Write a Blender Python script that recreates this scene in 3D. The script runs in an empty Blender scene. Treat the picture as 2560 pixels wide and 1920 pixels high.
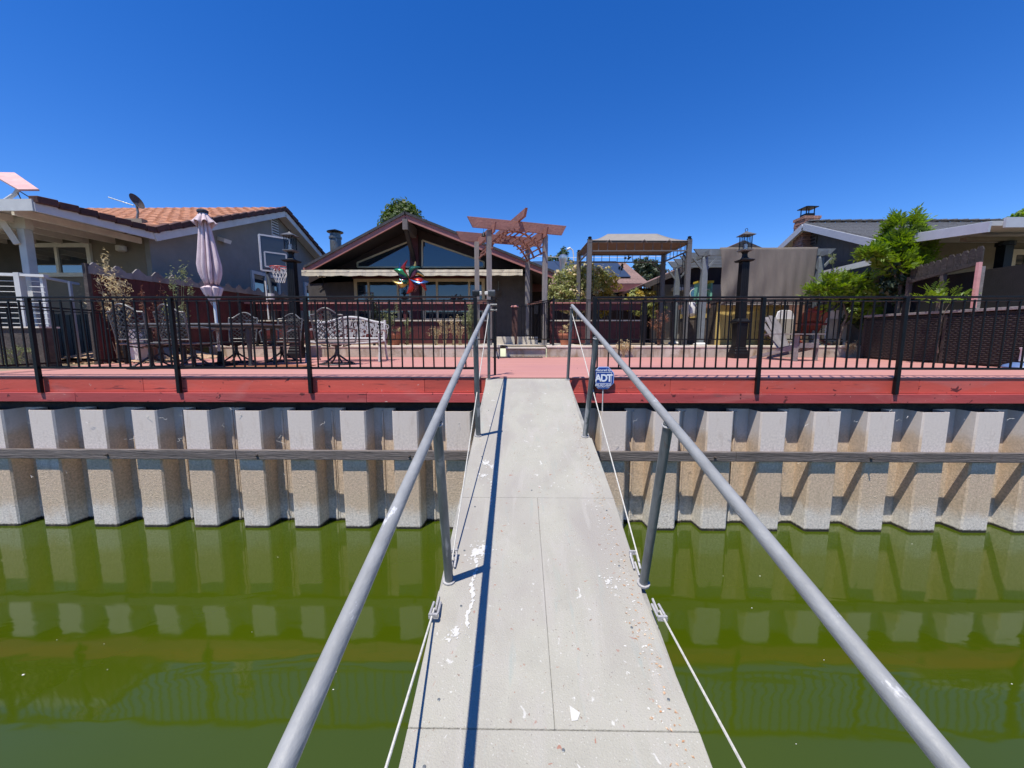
import bpy, math, random
import numpy as np
from mathutils import Vector, Matrix
random.seed(7); rng = np.random.default_rng(7)
R = math.radians
scene = bpy.context.scene
C = scene.collection

# ------------------------------------------------------------------ camera
F = 985.0; PITCH = math.atan((960-840)/F); YAW = R(.82); H = .522
cam = bpy.data.cameras.new('camera'); camo = bpy.data.objects.new('camera', cam); C.objects.link(camo)
camo.location = (0, 0, H); camo.rotation_euler = (R(90)-PITCH, 0, YAW)
cam.sensor_width = 36; cam.lens = 36*F/2560; cam.clip_start = .02; cam.clip_end = 2000
scene.camera = camo
scene.render.resolution_x = 1024; scene.render.resolution_y = 768

# ------------------------------------------------------------------ light
SUN = Vector((.216, .343, -1)).normalized()
w = bpy.data.worlds.new("World"); scene.world = w; w.use_nodes = True
nt = w.node_tree; nt.nodes.clear()
wo = nt.nodes.new('ShaderNodeOutputWorld'); bg = nt.nodes.new('ShaderNodeBackground')
sky = nt.nodes.new('ShaderNodeTexSky'); sky.sky_type = 'NISHITA'; sky.sun_disc = False
sky.sun_elevation = math.asin(-SUN.z); sky.sun_rotation = math.atan2(-SUN.x, -SUN.y)
sky.air_density = 1.0; sky.dust_density = 0.05; sky.ozone_density = 5.5; sky.altitude = 900
bg.inputs['Strength'].default_value = .145
skh = nt.nodes.new('ShaderNodeHueSaturation'); skh.inputs['Saturation'].default_value = 1.3; skh.inputs['Hue'].default_value = .514; nt.links.new(sky.outputs[0], skh.inputs['Color']); nt.links.new(skh.outputs[0], bg.inputs[0]); nt.links.new(bg.outputs[0], wo.inputs[0])
sl = bpy.data.lights.new('sun', 'SUN'); sl.energy = 4.8; sl.angle = R(.5); sl.color = (1, .945, .86)
so = bpy.data.objects.new('sun', sl); C.objects.link(so)
so.rotation_euler = SUN.to_track_quat('-Z', 'Y').to_euler()
scene.view_settings.view_transform = 'Standard'; scene.view_settings.look = 'None'
scene.view_settings.exposure = 0.33; scene.view_settings.gamma = 1

# ------------------------------------------------------------------ pixel -> place (2560 px wide survey of the site)
def P(u, v, Y=None, X=None, Z=None):
    a = (u-1280)/F; b = (v-960)/F
    y = math.cos(PITCH)-b*math.sin(PITCH); z = -math.sin(PITCH)-b*math.cos(PITCH)
    x = a*math.cos(YAW)-y*math.sin(YAW); y = a*math.sin(YAW)+y*math.cos(YAW)
    t = Y/y if Y is not None else X/x if X is not None else (Z-H)/z
    return Vector((x*t, y*t, z*t+H))
def UX(u, Y): return P(u, 840, Y=Y).x
def VZ(v, Y, u=1294): return P(u, v, Y=Y).z

# ------------------------------------------------------------------ materials
def srgb(c): return tuple(c)+(1,)
def mat(name, col, rough=.7, metal=0, var=.18, scale=6, bump=.15, bscale=40, stretch=(1, 1, 1), col2=None, c2=(.55, .7),
        c2scale=None, spec=.5, ior=None, rnd=.12, grain=None, sss=0):
    m = bpy.data.materials.new(name); m.use_nodes = True; n = m.node_tree.nodes; l = m.node_tree.links
    p = n['Principled BSDF']; p.inputs['Roughness'].default_value = rough; p.inputs['Metallic'].default_value = metal
    p.inputs['Specular IOR Level'].default_value = spec
    if ior: p.inputs['IOR'].default_value = ior
    tc = n.new('ShaderNodeTexCoord'); mp = n.new('ShaderNodeMapping'); mp.inputs['Scale'].default_value = stretch
    l.new(tc.outputs['Object'], mp.inputs[0])
    no = n.new('ShaderNodeTexNoise'); no.inputs['Scale'].default_value = scale; no.inputs['Detail'].default_value = 8; no.inputs['Roughness'].default_value = .65
    l.new(mp.outputs[0], no.inputs[0])
    rp = n.new('ShaderNodeValToRGB'); e = rp.color_ramp.elements
    e[0].position = .3; e[1].position = .7
    e[0].color = srgb([c*(1-var) for c in col]); e[1].color = srgb([min(1, c*(1+var)) for c in col])
    l.new(no.outputs[0], rp.inputs[0]); out = rp.outputs[0]
    if col2:
        n2 = n.new('ShaderNodeTexNoise'); n2.inputs['Scale'].default_value = c2scale or scale*1.7; n2.inputs['Detail'].default_value = 6; n2.inputs['Roughness'].default_value = .7
        l.new(mp.outputs[0], n2.inputs[0])
        mr = n.new('ShaderNodeMapRange'); mr.inputs[1].default_value = c2[0]; mr.inputs[2].default_value = c2[1]; l.new(n2.outputs[0], mr.inputs[0])
        mx = n.new('ShaderNodeMix'); mx.data_type = 'RGBA'; l.new(mr.outputs[0], mx.inputs[0]); l.new(out, mx.inputs[6]); mx.inputs[7].default_value = srgb(col2); out = mx.outputs[2]
    if rnd:
        oi = n.new('ShaderNodeObjectInfo'); mr = n.new('ShaderNodeMapRange'); mr.inputs[3].default_value = 1-rnd; mr.inputs[4].default_value = 1+rnd
        l.new(oi.outputs['Random'], mr.inputs[0]); hv = n.new('ShaderNodeHueSaturation'); l.new(mr.outputs[0], hv.inputs['Value']); l.new(out, hv.inputs['Color']); out = hv.outputs[0]
    l.new(out, p.inputs['Base Color'])
    hsrc = None
    if grain:      # vertical or horizontal grooves: (axis, spacing m, depth)
        sx = n.new('ShaderNodeSeparateXYZ'); l.new(tc.outputs['Object'], sx.inputs[0])
        q = n.new('ShaderNodeMath'); q.operation = 'DIVIDE'; l.new(sx.outputs['XYZ'.index(grain[0])], q.inputs[0]); q.inputs[1].default_value = grain[1]
        fr = n.new('ShaderNodeMath'); fr.operation = 'FRACT'; l.new(q.outputs[0], fr.inputs[0])
        gt = n.new('ShaderNodeMath'); gt.operation = 'GREATER_THAN'; l.new(fr.outputs[0], gt.inputs[0]); gt.inputs[1].default_value = .1
        b0 = n.new('ShaderNodeBump'); b0.inputs['Strength'].default_value = 1; b0.inputs['Distance'].default_value = grain[2]; l.new(gt.outputs[0], b0.inputs['Height']); hsrc = b0
    if bump:
        nb = n.new('ShaderNodeTexNoise'); nb.inputs['Scale'].default_value = bscale; nb.inputs['Detail'].default_value = 6; l.new(mp.outputs[0], nb.inputs[0])
        bp = n.new('ShaderNodeBump'); bp.inputs['Strength'].default_value = bump; bp.inputs['Distance'].default_value = .02; l.new(nb.outputs[0], bp.inputs['Height'])
        if hsrc: l.new(hsrc.outputs[0], bp.inputs['Normal'])
        hsrc = bp
    if hsrc: l.new(hsrc.outputs[0], p.inputs['Normal'])
    return m
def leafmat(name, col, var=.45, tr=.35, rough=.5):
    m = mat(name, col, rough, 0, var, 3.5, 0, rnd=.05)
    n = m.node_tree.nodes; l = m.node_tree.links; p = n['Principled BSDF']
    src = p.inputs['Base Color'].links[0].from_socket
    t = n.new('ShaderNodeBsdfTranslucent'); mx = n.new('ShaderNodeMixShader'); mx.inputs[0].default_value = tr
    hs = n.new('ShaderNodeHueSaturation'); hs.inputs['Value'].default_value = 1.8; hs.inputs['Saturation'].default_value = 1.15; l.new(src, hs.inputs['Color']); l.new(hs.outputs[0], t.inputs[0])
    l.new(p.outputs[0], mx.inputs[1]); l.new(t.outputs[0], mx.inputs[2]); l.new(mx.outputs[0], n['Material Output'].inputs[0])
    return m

m_black = mat('black_iron', (.0045, .0045, .005), .5, 0, .5, 9, .1, 60, col2=(.06, .03, .02), c2=(.68, .78), c2scale=22, spec=.3)
m_galv = mat('galvanised_pipe', (.33, .335, .32), .5, .12, .16, 22, .12, 90, col2=(.66, .66, .64), c2=(.62, .68), c2scale=17, stretch=(1, .35, 1))
m_galvpost = mat('galvanised_post', (.14, .155, .16), .42, .3, .3, 18, .15, 80, stretch=(1, 1, .25))
m_cable = mat('cable', (.52, .5, .44), .6, 0, .2, 60, .2, 200)
m_cleat = mat('cast_cleat', (.42, .41, .40), .6, .2, .2, 40, .3, 120)
m_beam = mat('steel_beam', (.33, .32, .29), .6, .1, .25, 8, .3, 30)
m_fascia = mat('red_fascia_paint', (.57, .092, .062), .6, 0, .16, 2.2, .1, 26, (.35, 1, 2), col2=(.22, .04, .035), c2=(.60, .74), c2scale=5, rnd=.14)
m_fascia2 = mat('red_fascia_trim', (.46, .075, .07), .6, 0, .16, 2.2, .1, 26, (.35, 1, 2), col2=(.25, .09, .08), c2=(.62, .78), c2scale=6, rnd=.16)
m_deck = mat('pink_deck_paint', (.50, .235, .195), .62, 0, .07, 1.6, .12, 18, (.35, 2.2, 1), col2=(.55, .28, .26), c2=(.5, .75), c2scale=3, rnd=.05)
m_wale = mat('weathered_wale_wood', (.13, .11, .10), .8, 0, .45, 5, .8, 22, (.35, 4, 6), col2=(.26, .24, .22), c2=(.55, .75), c2scale=9)
m_conc = mat('concrete', (.40, .36, .29), .85, 0, .2, 2.2, .3, 40, col2=(.20, .16, .11), c2=(.52, .72), c2scale=3)
m_conctop = mat('concrete_cap', (.60, .54, .44), .85, 0, .15, 3, .3, 40)
m_ground = mat('dry_ground', (.34, .26, .17), .95, 0, .35, 3, .6, 30, col2=(.16, .12, .08), c2=(.5, .7))
m_hatch = mat('yellow_board', (.50, .37, .12), .7, 0, .15, 4, .3, 30, (4, 4, .5))
m_white = mat('white_paint', (.74, .73, .70), .5, 0, .06, 6, .08)
m_whitemetal = mat('white_cast_metal', (.44, .425, .40), .5, 0, .25, 20, .3, 60)
m_grey = mat('grey_stucco', (.235, .225, .205), .9, 0, .1, 3, .5, 90)
m_beige = mat('beige_stucco', (.25, .21, .16), .9, 0, .1, 3, .4, 90)
m_trim = mat('light_grey_trim', (.58, .58, .56), .6, 0, .1, 4, .1)
m_trimw = mat('off_white_trim', (.66, .62, .54), .6, 0, .1, 4, .1)
m_tile = mat('clay_roof_tile', (.47, .215, .115), .8, 0, .35, 5, .3, 40, col2=(.30, .13, .08), c2=(.5, .65), c2scale=4)
m_tiledk = mat('dark_roof_tile_edge', (.075, .03, .022), .8, 0, .4, 8, .3, 40, rnd=.3)
m_brown = mat('dark_brown_siding', (.03, .017, .015), .75, 0, .25, 4, .2, 30, grain=('X', .2, .012))
m_brown2 = mat('grey_brown_siding', (.07, .062, .06), .75, 0, .2, 4, .2, 30, grain=('X', .2, .012))
m_rsid = mat('taupe_siding', (.105, .098, .088), .8, 0, .18, 4, .2, 30, grain=('Y', .2, .012))
m_rsidx = mat('taupe_siding_front', (.19, .165, .13), .8, 0, .15, 4, .2, 30, grain=('X', .2, .012))
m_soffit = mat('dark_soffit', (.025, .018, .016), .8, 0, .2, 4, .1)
m_rust = mat('rust_fascia_paint', (.33, .135, .115), .6, 0, .12, 3, .15, 20)
m_dkred = mat('dark_red_board', (.075, .011, .012), .6, 0, .3, 4, .3, 20, rnd=.2)
m_pinkcap = mat('faded_red_cap', (.47, .20, .17), .65, 0, .15, 4, .2, 20)
m_cream = mat('cream_window_trim', (.50, .43, .29), .55, 0, .08, 5, .05)
m_glass = mat('dark_window_glass', (.016, .03, .045), .03, 0, .3, .8, 0, spec=1, ior=1.9, rnd=.3)
m_glassb = mat('tinted_window_glass', (.010, .02, .03), .02, 0, .3, .8, 0, spec=.6, ior=1.75, rnd=.25)
m_awn = mat('cream_awning_cloth', (.70, .62, .45), .85, 0, .06, 5, .15, 40)
m_awnd = mat('brown_awning_stripe', (.30, .23, .17), .85, 0, .1, 5, .15)
m_shingleb = mat('brown_shingle', (.23, .145, .12), .95, 0, .3, 14, .5, 60, col2=(.13, .08, .07), c2=(.5, .65), c2scale=20)
m_shingleg = mat('grey_shingle', (.15, .15, .15), .95, 0, .35, 12, .5, 60, col2=(.08, .08, .085), c2=(.5, .65), c2scale=18)
m_solar = mat('solar_mat', (.035, .045, .06), .35, 0, .1, 5, .05)
m_umb = mat('faded_mauve_cloth', (.60, .485, .49), .9, 0, .10, 7, .2, 60, col2=(.48, .35, .37), c2=(.55, .8))
m_umbdk = mat('dark_umbrella_top', (.03, .035, .05), .6)
m_arb = mat('reddish_arbor_wood', (.27, .125, .10), .7, 0, .2, 5, .4, 24, (1, 1, 1))
m_arbg = mat('weathered_arbor_post', (.22, .205, .19), .8, 0, .25, 6, .5, 24, (3, 3, .35), col2=(.30, .20, .17), c2=(.6, .75))
m_taupe = mat('taupe_powder_coat', (.13, .125, .115), .5, .1, .12, 6, .08)
m_canvas = mat('taupe_canvas', (.25, .225, .195), .9, 0, .08, 6, .15, 60)
m_canvasd = mat('brown_canvas_lining', (.20, .145, .115), .9, 0, .1, 6, .15, 60)
m_perg = mat('grey_pergola_wood', (.15, .17, .18), .65, 0, .12, 6, .2, 30)
m_shade = mat('woven_shade_cloth', (.15, .128, .108), .9, 0, .15, 2.5, .6, 160, (2.5, 1, .5), col2=(.14, .12, .10), c2=(.5, .8))
m_oldwood = mat('weathered_grey_wood', (.215, .195, .185), .85, 0, .2, 6, .4, 30)
m_oldwoodd = mat('dark_weathered_wood', (.075, .06, .052), .85, 0, .35, 8, .5, 30)
m_redchair = mat('dark_red_chair_paint', (.16, .018, .016), .4, 0, .15, 6, .1)
m_plast = mat('white_moulded_plastic', (.74, .73, .70), .45, 0, .05, 5, .03)
m_plastd = mat('shaded_beige_plastic', (.36, .33, .27), .6, 0, .1, 5, .1)  # white plastic as it looks in shade, mixed into the colour
m_wick = mat('black_wicker', (.010, .009, .008), .6, 0, .5, 30, .3, 90)
m_wickl = mat('brown_wicker', (.032, .026, .023), .6, 0, .5, 30, .3, 90)
m_castdk = mat('dark_cast_aluminium', (.05, .05, .048), .45, .3, .3, 25, .2, 80)
m_castlt = mat('grey_cast_aluminium', (.14, .14, .135), .45, .3, .3, 25, .2, 80)
m_brownmetal = mat('brown_metal', (.07, .05, .045), .55, .1, .3, 12, .2)
m_wood = mat('bench_slat_wood', (.48, .40, .36), .75, 0, .2, 6, .4, 30, (.4, 4, 1))
m_brick = mat('stacked_brick', (.30, .155, .11), .9, 0, .3, 7, .6, 40, col2=(.16, .09, .07), c2=(.5, .65), rnd=.3)
m_pot = mat('terracotta', (.42, .15, .08), .8, 0, .15, 8, .2)
m_pots = mat('grey_pot', (.33, .28, .29), .8, 0, .1, 8, .2)
m_sign = mat('sign_blue', (.012, .055, .27), .35, 0, .05, 5, 0, rnd=0)
m_signw = mat('sign_white', (.8, .82, .85), .4, 0, .03, 5, 0, rnd=0)
m_signb = mat('sign_border_blue', (.35, .47, .75), .4, 0, .03, 5, 0, rnd=0)
m_litter = mat('dry_leaf_litter', (.42, .22, .11), .9, 0, .5, 60, .2, col2=(.60, .50, .36), c2=(.45, .6), c2scale=90)
m_flake = mat('white_flake', (.58, .57, .52), .8, 0, .1, 60, .1)
m_teal = mat('teal_paint', (.22, .55, .40), .5); m_yel = mat('yellow_paint', (.75, .55, .05), .5)
m_steel = mat('bright_steel', (.62, .62, .62), .3, .9, .1, 10, .05)
m_rim = mat('orange_red_rim', (.45, .06, .05), .45); m_net = mat('white_net', (.75, .73, .68), .8)
m_board = mat('smoky_backboard', (.05, .055, .062), .15, 0, .1, 2, 0, spec=.6)
m_candle = mat('white_candle', (.8, .78, .7), .6)
m_cyp = leafmat('cypress_leaf', (.065, .10, .018), .5); m_ash = leafmat('ash_leaf', (.14, .22, .02), .5, .4)
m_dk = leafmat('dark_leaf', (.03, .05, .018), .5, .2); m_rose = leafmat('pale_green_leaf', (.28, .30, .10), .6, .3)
m_gold = leafmat('yellowing_leaf', (.34, .27, .06), .5, .35); m_dry = leafmat('dry_straw', (.55, .46, .27), .4, .3)
m_sage = leafmat('sage_leaf', (.22, .25, .12), .4, .3); m_fir = leafmat('fir_leaf', (.05, .085, .03), .5, .2)
m_drybr = leafmat('dry_red_brown', (.22, .10, .06), .5, .2)
m_bark = mat('bark', (.13, .10, .075), .9, 0, .3, 10, .7, 30)

def weather(m, layers):
    n = m.node_tree.nodes; l = m.node_tree.links; p = n['Principled BSDF']; src = p.inputs['Base Color'].links[0].from_socket
    tc = n.new('ShaderNodeTexCoord')
    for scale, lo, hi, col, det, dist, st in layers:
        mp = n.new('ShaderNodeMapping'); mp.inputs['Scale'].default_value = st; l.new(tc.outputs['Object'], mp.inputs[0])
        a = n.new('ShaderNodeTexNoise'); a.inputs['Scale'].default_value = scale; a.inputs['Detail'].default_value = det; a.inputs['Distortion'].default_value = dist; l.new(mp.outputs[0], a.inputs[0])
        r = n.new('ShaderNodeMapRange'); r.inputs[1].default_value = lo; r.inputs[2].default_value = hi; l.new(a.outputs[0], r.inputs[0])
        x = n.new('ShaderNodeMix'); x.data_type = 'RGBA'; l.new(r.outputs[0], x.inputs[0]); l.new(src, x.inputs[6]); x.inputs[7].default_value = srgb(col); src = x.outputs[2]
    l.new(src, p.inputs['Base Color'])
for m_ in (m_fascia, m_fascia2):
    weather(m_, [(3, .55, .8, (.50, .15, .13), 5, 1, (.3, 1, 1)), (9, .68, .70, (.12, .02, .02), 3, .5, (1, 1, 1)), (7, .66, .69, (.16, .03, .03), 5, 1.5, (.18, 1, 3)), (26, .72, .75, (.62, .45, .38), 3, 1, (1, 1, 1.5))])
weather(m_deck, [(1.2, .5, .75, (.43, .20, .185), 5, 1, (.3, 1, 1)), (30, .72, .76, (.16, .08, .07), 2, 0, (1, 1, 1))])
weather(m_galvpost, [(12, .60, .66, (.36, .37, .37), 5, 1, (1, 1, .2)), (9, .66, .72, (.13, .07, .04), 4, 1, (1, 1, .5))])
weather(m_conc, [(2.5, .52, .7, (.24, .18, .11), 6, 1, (1.5, 1, .6)), (5, .6, .75, (.52, .47, .38), 5, 0, (1, 1, .3))])
weather(m_whitemetal, [(6, .5, .7, (.36, .33, .30), 5, 0, (1, 1, 1))])
# walkway surface: pale grey-green paint, dirt, splats
def walkmat():
    m = mat('walkway_paint', (.36, .345, .285), .75, 0, .09, 5, .35, 160, rnd=.04, col2=(.31, .285, .255), c2=(.5, .8), c2scale=2.5)
    n = m.node_tree.nodes; l = m.node_tree.links; p = n['Principled BSDF']; src = p.inputs['Base Color'].links[0].from_socket
    tc = n.new('ShaderNodeTexCoord')
    def layer(src, scale, lo, hi, col, det=3, dist=0, stretch=(1, 1, 1)):
        mp = n.new('ShaderNodeMapping'); mp.inputs['Scale'].default_value = stretch; l.new(tc.outputs['Object'], mp.inputs[0])
        a = n.new('ShaderNodeTexNoise'); a.inputs['Scale'].default_value = scale; a.inputs['Detail'].default_value = det; a.inputs['Distortion'].default_value = dist; l.new(mp.outputs[0], a.inputs[0])
        r = n.new('ShaderNodeMapRange'); r.inputs[1].default_value = lo; r.inputs[2].default_value = hi; l.new(a.outputs[0], r.inputs[0])
        x = n.new('ShaderNodeMix'); x.data_type = 'RGBA'; l.new(r.outputs[0], x.inputs[0]); l.new(src, x.inputs[6]); x.inputs[7].default_value = srgb(col); return x.outputs[2]
    src = layer(src, 150, .66, .72, (.50, .49, .44), 2)
    src = layer(src, 120, .69, .74, (.20, .18, .16), 2)
    src = layer(src, 14, .68, .70, (.55, .54, .49), 5, 1.5)
    src = layer(src, 30, .71, .75, (.33, .17, .12), 2, .5)
    src = layer(src, 9, .62, .78, (.32, .345, .30), 4, 0, (3, .3, 1))
    l.new(src, p.inputs['Base Color']); return m
m_walk = walkmat()
weather(m_walk, [(1.7, .42, .72, (.31, .285, .25), 6, .6, (1.6, .7, 1)), (5, .55, .8, (.40, .375, .33), 5, 1, (2, .3, 1)), (45, .70, .74, (.24, .17, .13), 3, .5, (1, 1, 1))])

# sheet pile: grey vinyl above, tide stains and crust below (bands by height, edges broken by noise)
def pilemat(name, front):
    m = bpy.data.materials.new(name); m.use_nodes = True; n = m.node_tree.nodes; l = m.node_tree.links; p = n['Principled BSDF']; p.inputs['Roughness'].default_value = .8
    tc = n.new('ShaderNodeTexCoord'); sp = n.new('ShaderNodeSeparateXYZ'); l.new(tc.outputs['Object'], sp.inputs[0])
    oi = n.new('ShaderNodeObjectInfo'); vm = n.new('ShaderNodeVectorMath'); vm.operation = 'ADD'; l.new(tc.outputs['Object'], vm.inputs[0])
    cb = n.new('ShaderNodeCombineXYZ'); mm = n.new('ShaderNodeMath'); mm.operation = 'MULTIPLY'; mm.inputs[1].default_value = 40; l.new(oi.outputs['Random'], mm.inputs[0]); l.new(mm.outputs[0], cb.inputs[0]); l.new(cb.outputs[0], vm.inputs[1])
    def noise(s, d=6, st=(1, 1, 1)):
        mp = n.new('ShaderNodeMapping'); mp.inputs['Scale'].default_value = st; l.new(vm.outputs[0], mp.inputs[0])
        a = n.new('ShaderNodeTexNoise'); a.inputs['Scale'].default_value = s; a.inputs['Detail'].default_value = d; a.inputs['Roughness'].default_value = .65; l.new(mp.outputs[0], a.inputs[0]); return a.outputs[0]
    big = noise(4, 5); jit = n.new('ShaderNodeMath'); jit.operation = 'MULTIPLY_ADD'; l.new(big, jit.inputs[0]); jit.inputs[1].default_value = .34; jo = n.new('ShaderNodeMath'); jo.operation = 'MULTIPLY_ADD'; l.new(oi.outputs['Random'], jo.inputs[0]); jo.inputs[1].default_value = .16; l.new(sp.outputs[2], jo.inputs[2]); j2 = n.new('ShaderNodeMath'); j2.operation = 'SUBTRACT'; l.new(jo.outputs[0], j2.inputs[0]); j2.inputs[1].default_value = .08; l.new(j2.outputs[0], jit.inputs[2])
    def band(src, z0, z1, col, fac=None):
        r = n.new('ShaderNodeMapRange'); r.interpolation_type = 'SMOOTHSTEP'; r.inputs[1].default_value = z1+.17; r.inputs[2].default_value = z0+.17; l.new(jit.outputs[0], r.inputs[0])
        x = n.new('ShaderNodeMix'); x.data_type = 'RGBA'; l.new(r.outputs[0], x.inputs[0]); l.new(src, x.inputs[6]); x.inputs[7].default_value = srgb(col); return x.outputs[2]
    a = n.new('ShaderNodeRGB'); a.outputs[0].default_value = srgb((.67, .585, .51)); src = a.outputs[0]
    src = band(src, -.82 if not front else -1.16, -.62 if not front else -1.0, (.60, .46, .325))
    src = band(src, -1.55, -1.35, (.60, .47, .33))
    src = band(src, -1.80, -1.60, (.70, .64, .55))
    # mottling
    mt = noise(38, 9); r = n.new('ShaderNodeMapRange'); r.inputs[1].default_value = .3; r.inputs[2].default_value = .7; r.inputs[3].default_value = .68; r.inputs[4].default_value = 1.3; l.new(mt, r.inputs[0])
    hv = n.new('ShaderNodeHueSaturation'); l.new(src, hv.inputs['Color'])
    # less mottling above
    rz = n.new('ShaderNodeMapRange'); rz.inputs[1].default_value = -1.0; rz.inputs[2].default_value = -.6; rz.inputs[3].default_value = 1; rz.inputs[4].default_value = .18; l.new(sp.outputs[2], rz.inputs[0])
    mx = n.new('ShaderNodeMix'); l.new(rz.outputs[0], mx.inputs[0]); mx.inputs[2].default_value = 1; l.new(r.outputs[0], mx.inputs[3]); l.new(mx.outputs[0], hv.inputs['Value'])
    src = hv.outputs[0]
    rz2 = n.new('ShaderNodeMapRange'); rz2.inputs[1].default_value = -1.955; rz2.inputs[2].default_value = -1.975; wn = noise(30, 4); wz = n.new('ShaderNodeMath'); wz.operation = 'MULTIPLY_ADD'; l.new(wn, wz.inputs[0]); wz.inputs[1].default_value = -.04; l.new(sp.outputs[2], wz.inputs[2]); wz2 = n.new('ShaderNodeMath'); wz2.operation = 'ADD'; l.new(wz.outputs[0], wz2.inputs[0]); wz2.inputs[1].default_value = .02; l.new(wz2.outputs[0], rz2.inputs[0])
    xw = n.new('ShaderNodeMix'); xw.data_type = 'RGBA'; l.new(rz2.outputs[0], xw.inputs[0]); l.new(src, xw.inputs[6]); xw.inputs[7].default_value = srgb((.02, .018, .012)); src = xw.outputs[2]
    st = noise(9, 5, (1.2, 1.2, .25)); r2 = n.new('ShaderNodeMapRange'); r2.inputs[1].default_value = .56; r2.inputs[2].default_value = .75; r2.inputs[4].default_value = .38; l.new(st, r2.inputs[0])
    x = n.new('ShaderNodeMix'); x.data_type = 'RGBA'; l.new(r2.outputs[0], x.inputs[0]); l.new(src, x.inputs[6]); x.inputs[7].default_value = srgb((.36, .25, .16)); 
    l.new(x.outputs[2], p.inputs['Base Color'])
    vo = n.new('ShaderNodeTexVoronoi'); vo.inputs['Scale'].default_value = 120; l.new(vm.outputs[0], vo.inputs[0])
    nb = noise(70, 8); ad = n.new('ShaderNodeMath'); ad.operation = 'ADD'; l.new(nb, ad.inputs[0]); l.new(vo.outputs[0], ad.inputs[1])
    bp = n.new('ShaderNodeBump'); bp.inputs['Distance'].default_value = .035; l.new(ad.outputs[0], bp.inputs['Height'])
    rb = n.new('ShaderNodeMapRange'); rb.inputs[1].default_value = -.9; rb.inputs[2].default_value = -1.3; rb.inputs[3].default_value = .06; rb.inputs[4].default_value = .42; l.new(sp.outputs[2], rb.inputs[0]); l.new(rb.outputs[0], bp.inputs['Strength'])
    l.new(bp.outputs[0], p.inputs['Normal']); return m
m_pilef = pilemat('sheet_pile_face', True); m_pileb = pilemat('sheet_pile_recess', False)

def watermat():
    m = bpy.data.materials.new('green_canal_water'); m.use_nodes = True; n = m.node_tree.nodes; l = m.node_tree.links; p = n['Principled BSDF']
    p.inputs['Roughness'].default_value = .055; p.inputs['IOR'].default_value = 1.55
    tc = n.new('ShaderNodeTexCoord')
    a = n.new('ShaderNodeTexNoise'); a.inputs['Scale'].default_value = .5; a.inputs['Detail'].default_value = 3; l.new(tc.outputs['Object'], a.inputs[0])
    r = n.new('ShaderNodeValToRGB'); r.color_ramp.elements[0].position = .3; r.color_ramp.elements[1].position = .7
    r.color_ramp.elements[0].color = (.039, .060, .0015, 1); r.color_ramp.elements[1].color = (.044, .066, .0015, 1); l.new(a.outputs[0], r.inputs[0]); l.new(r.outputs[0], p.inputs['Base Color'])
    mp = n.new('ShaderNodeMapping'); mp.inputs['Scale'].default_value = (.8, 1.6, 1); l.new(tc.outputs['Object'], mp.inputs[0])
    b = n.new('ShaderNodeTexNoise'); b.inputs['Scale'].default_value = 1.6; b.inputs['Detail'].default_value = 2.5; b.inputs['Distortion'].default_value = .4; l.new(mp.outputs[0], b.inputs[0])
    bp = n.new('ShaderNodeBump'); bp.inputs['Strength'].default_value = .10; bp.inputs['Distance'].default_value = .04; l.new(b.outputs[0], bp.inputs['Height']); l.new(bp.outputs[0], p.inputs['Normal'])
    return m
m_water = watermat()

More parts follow.
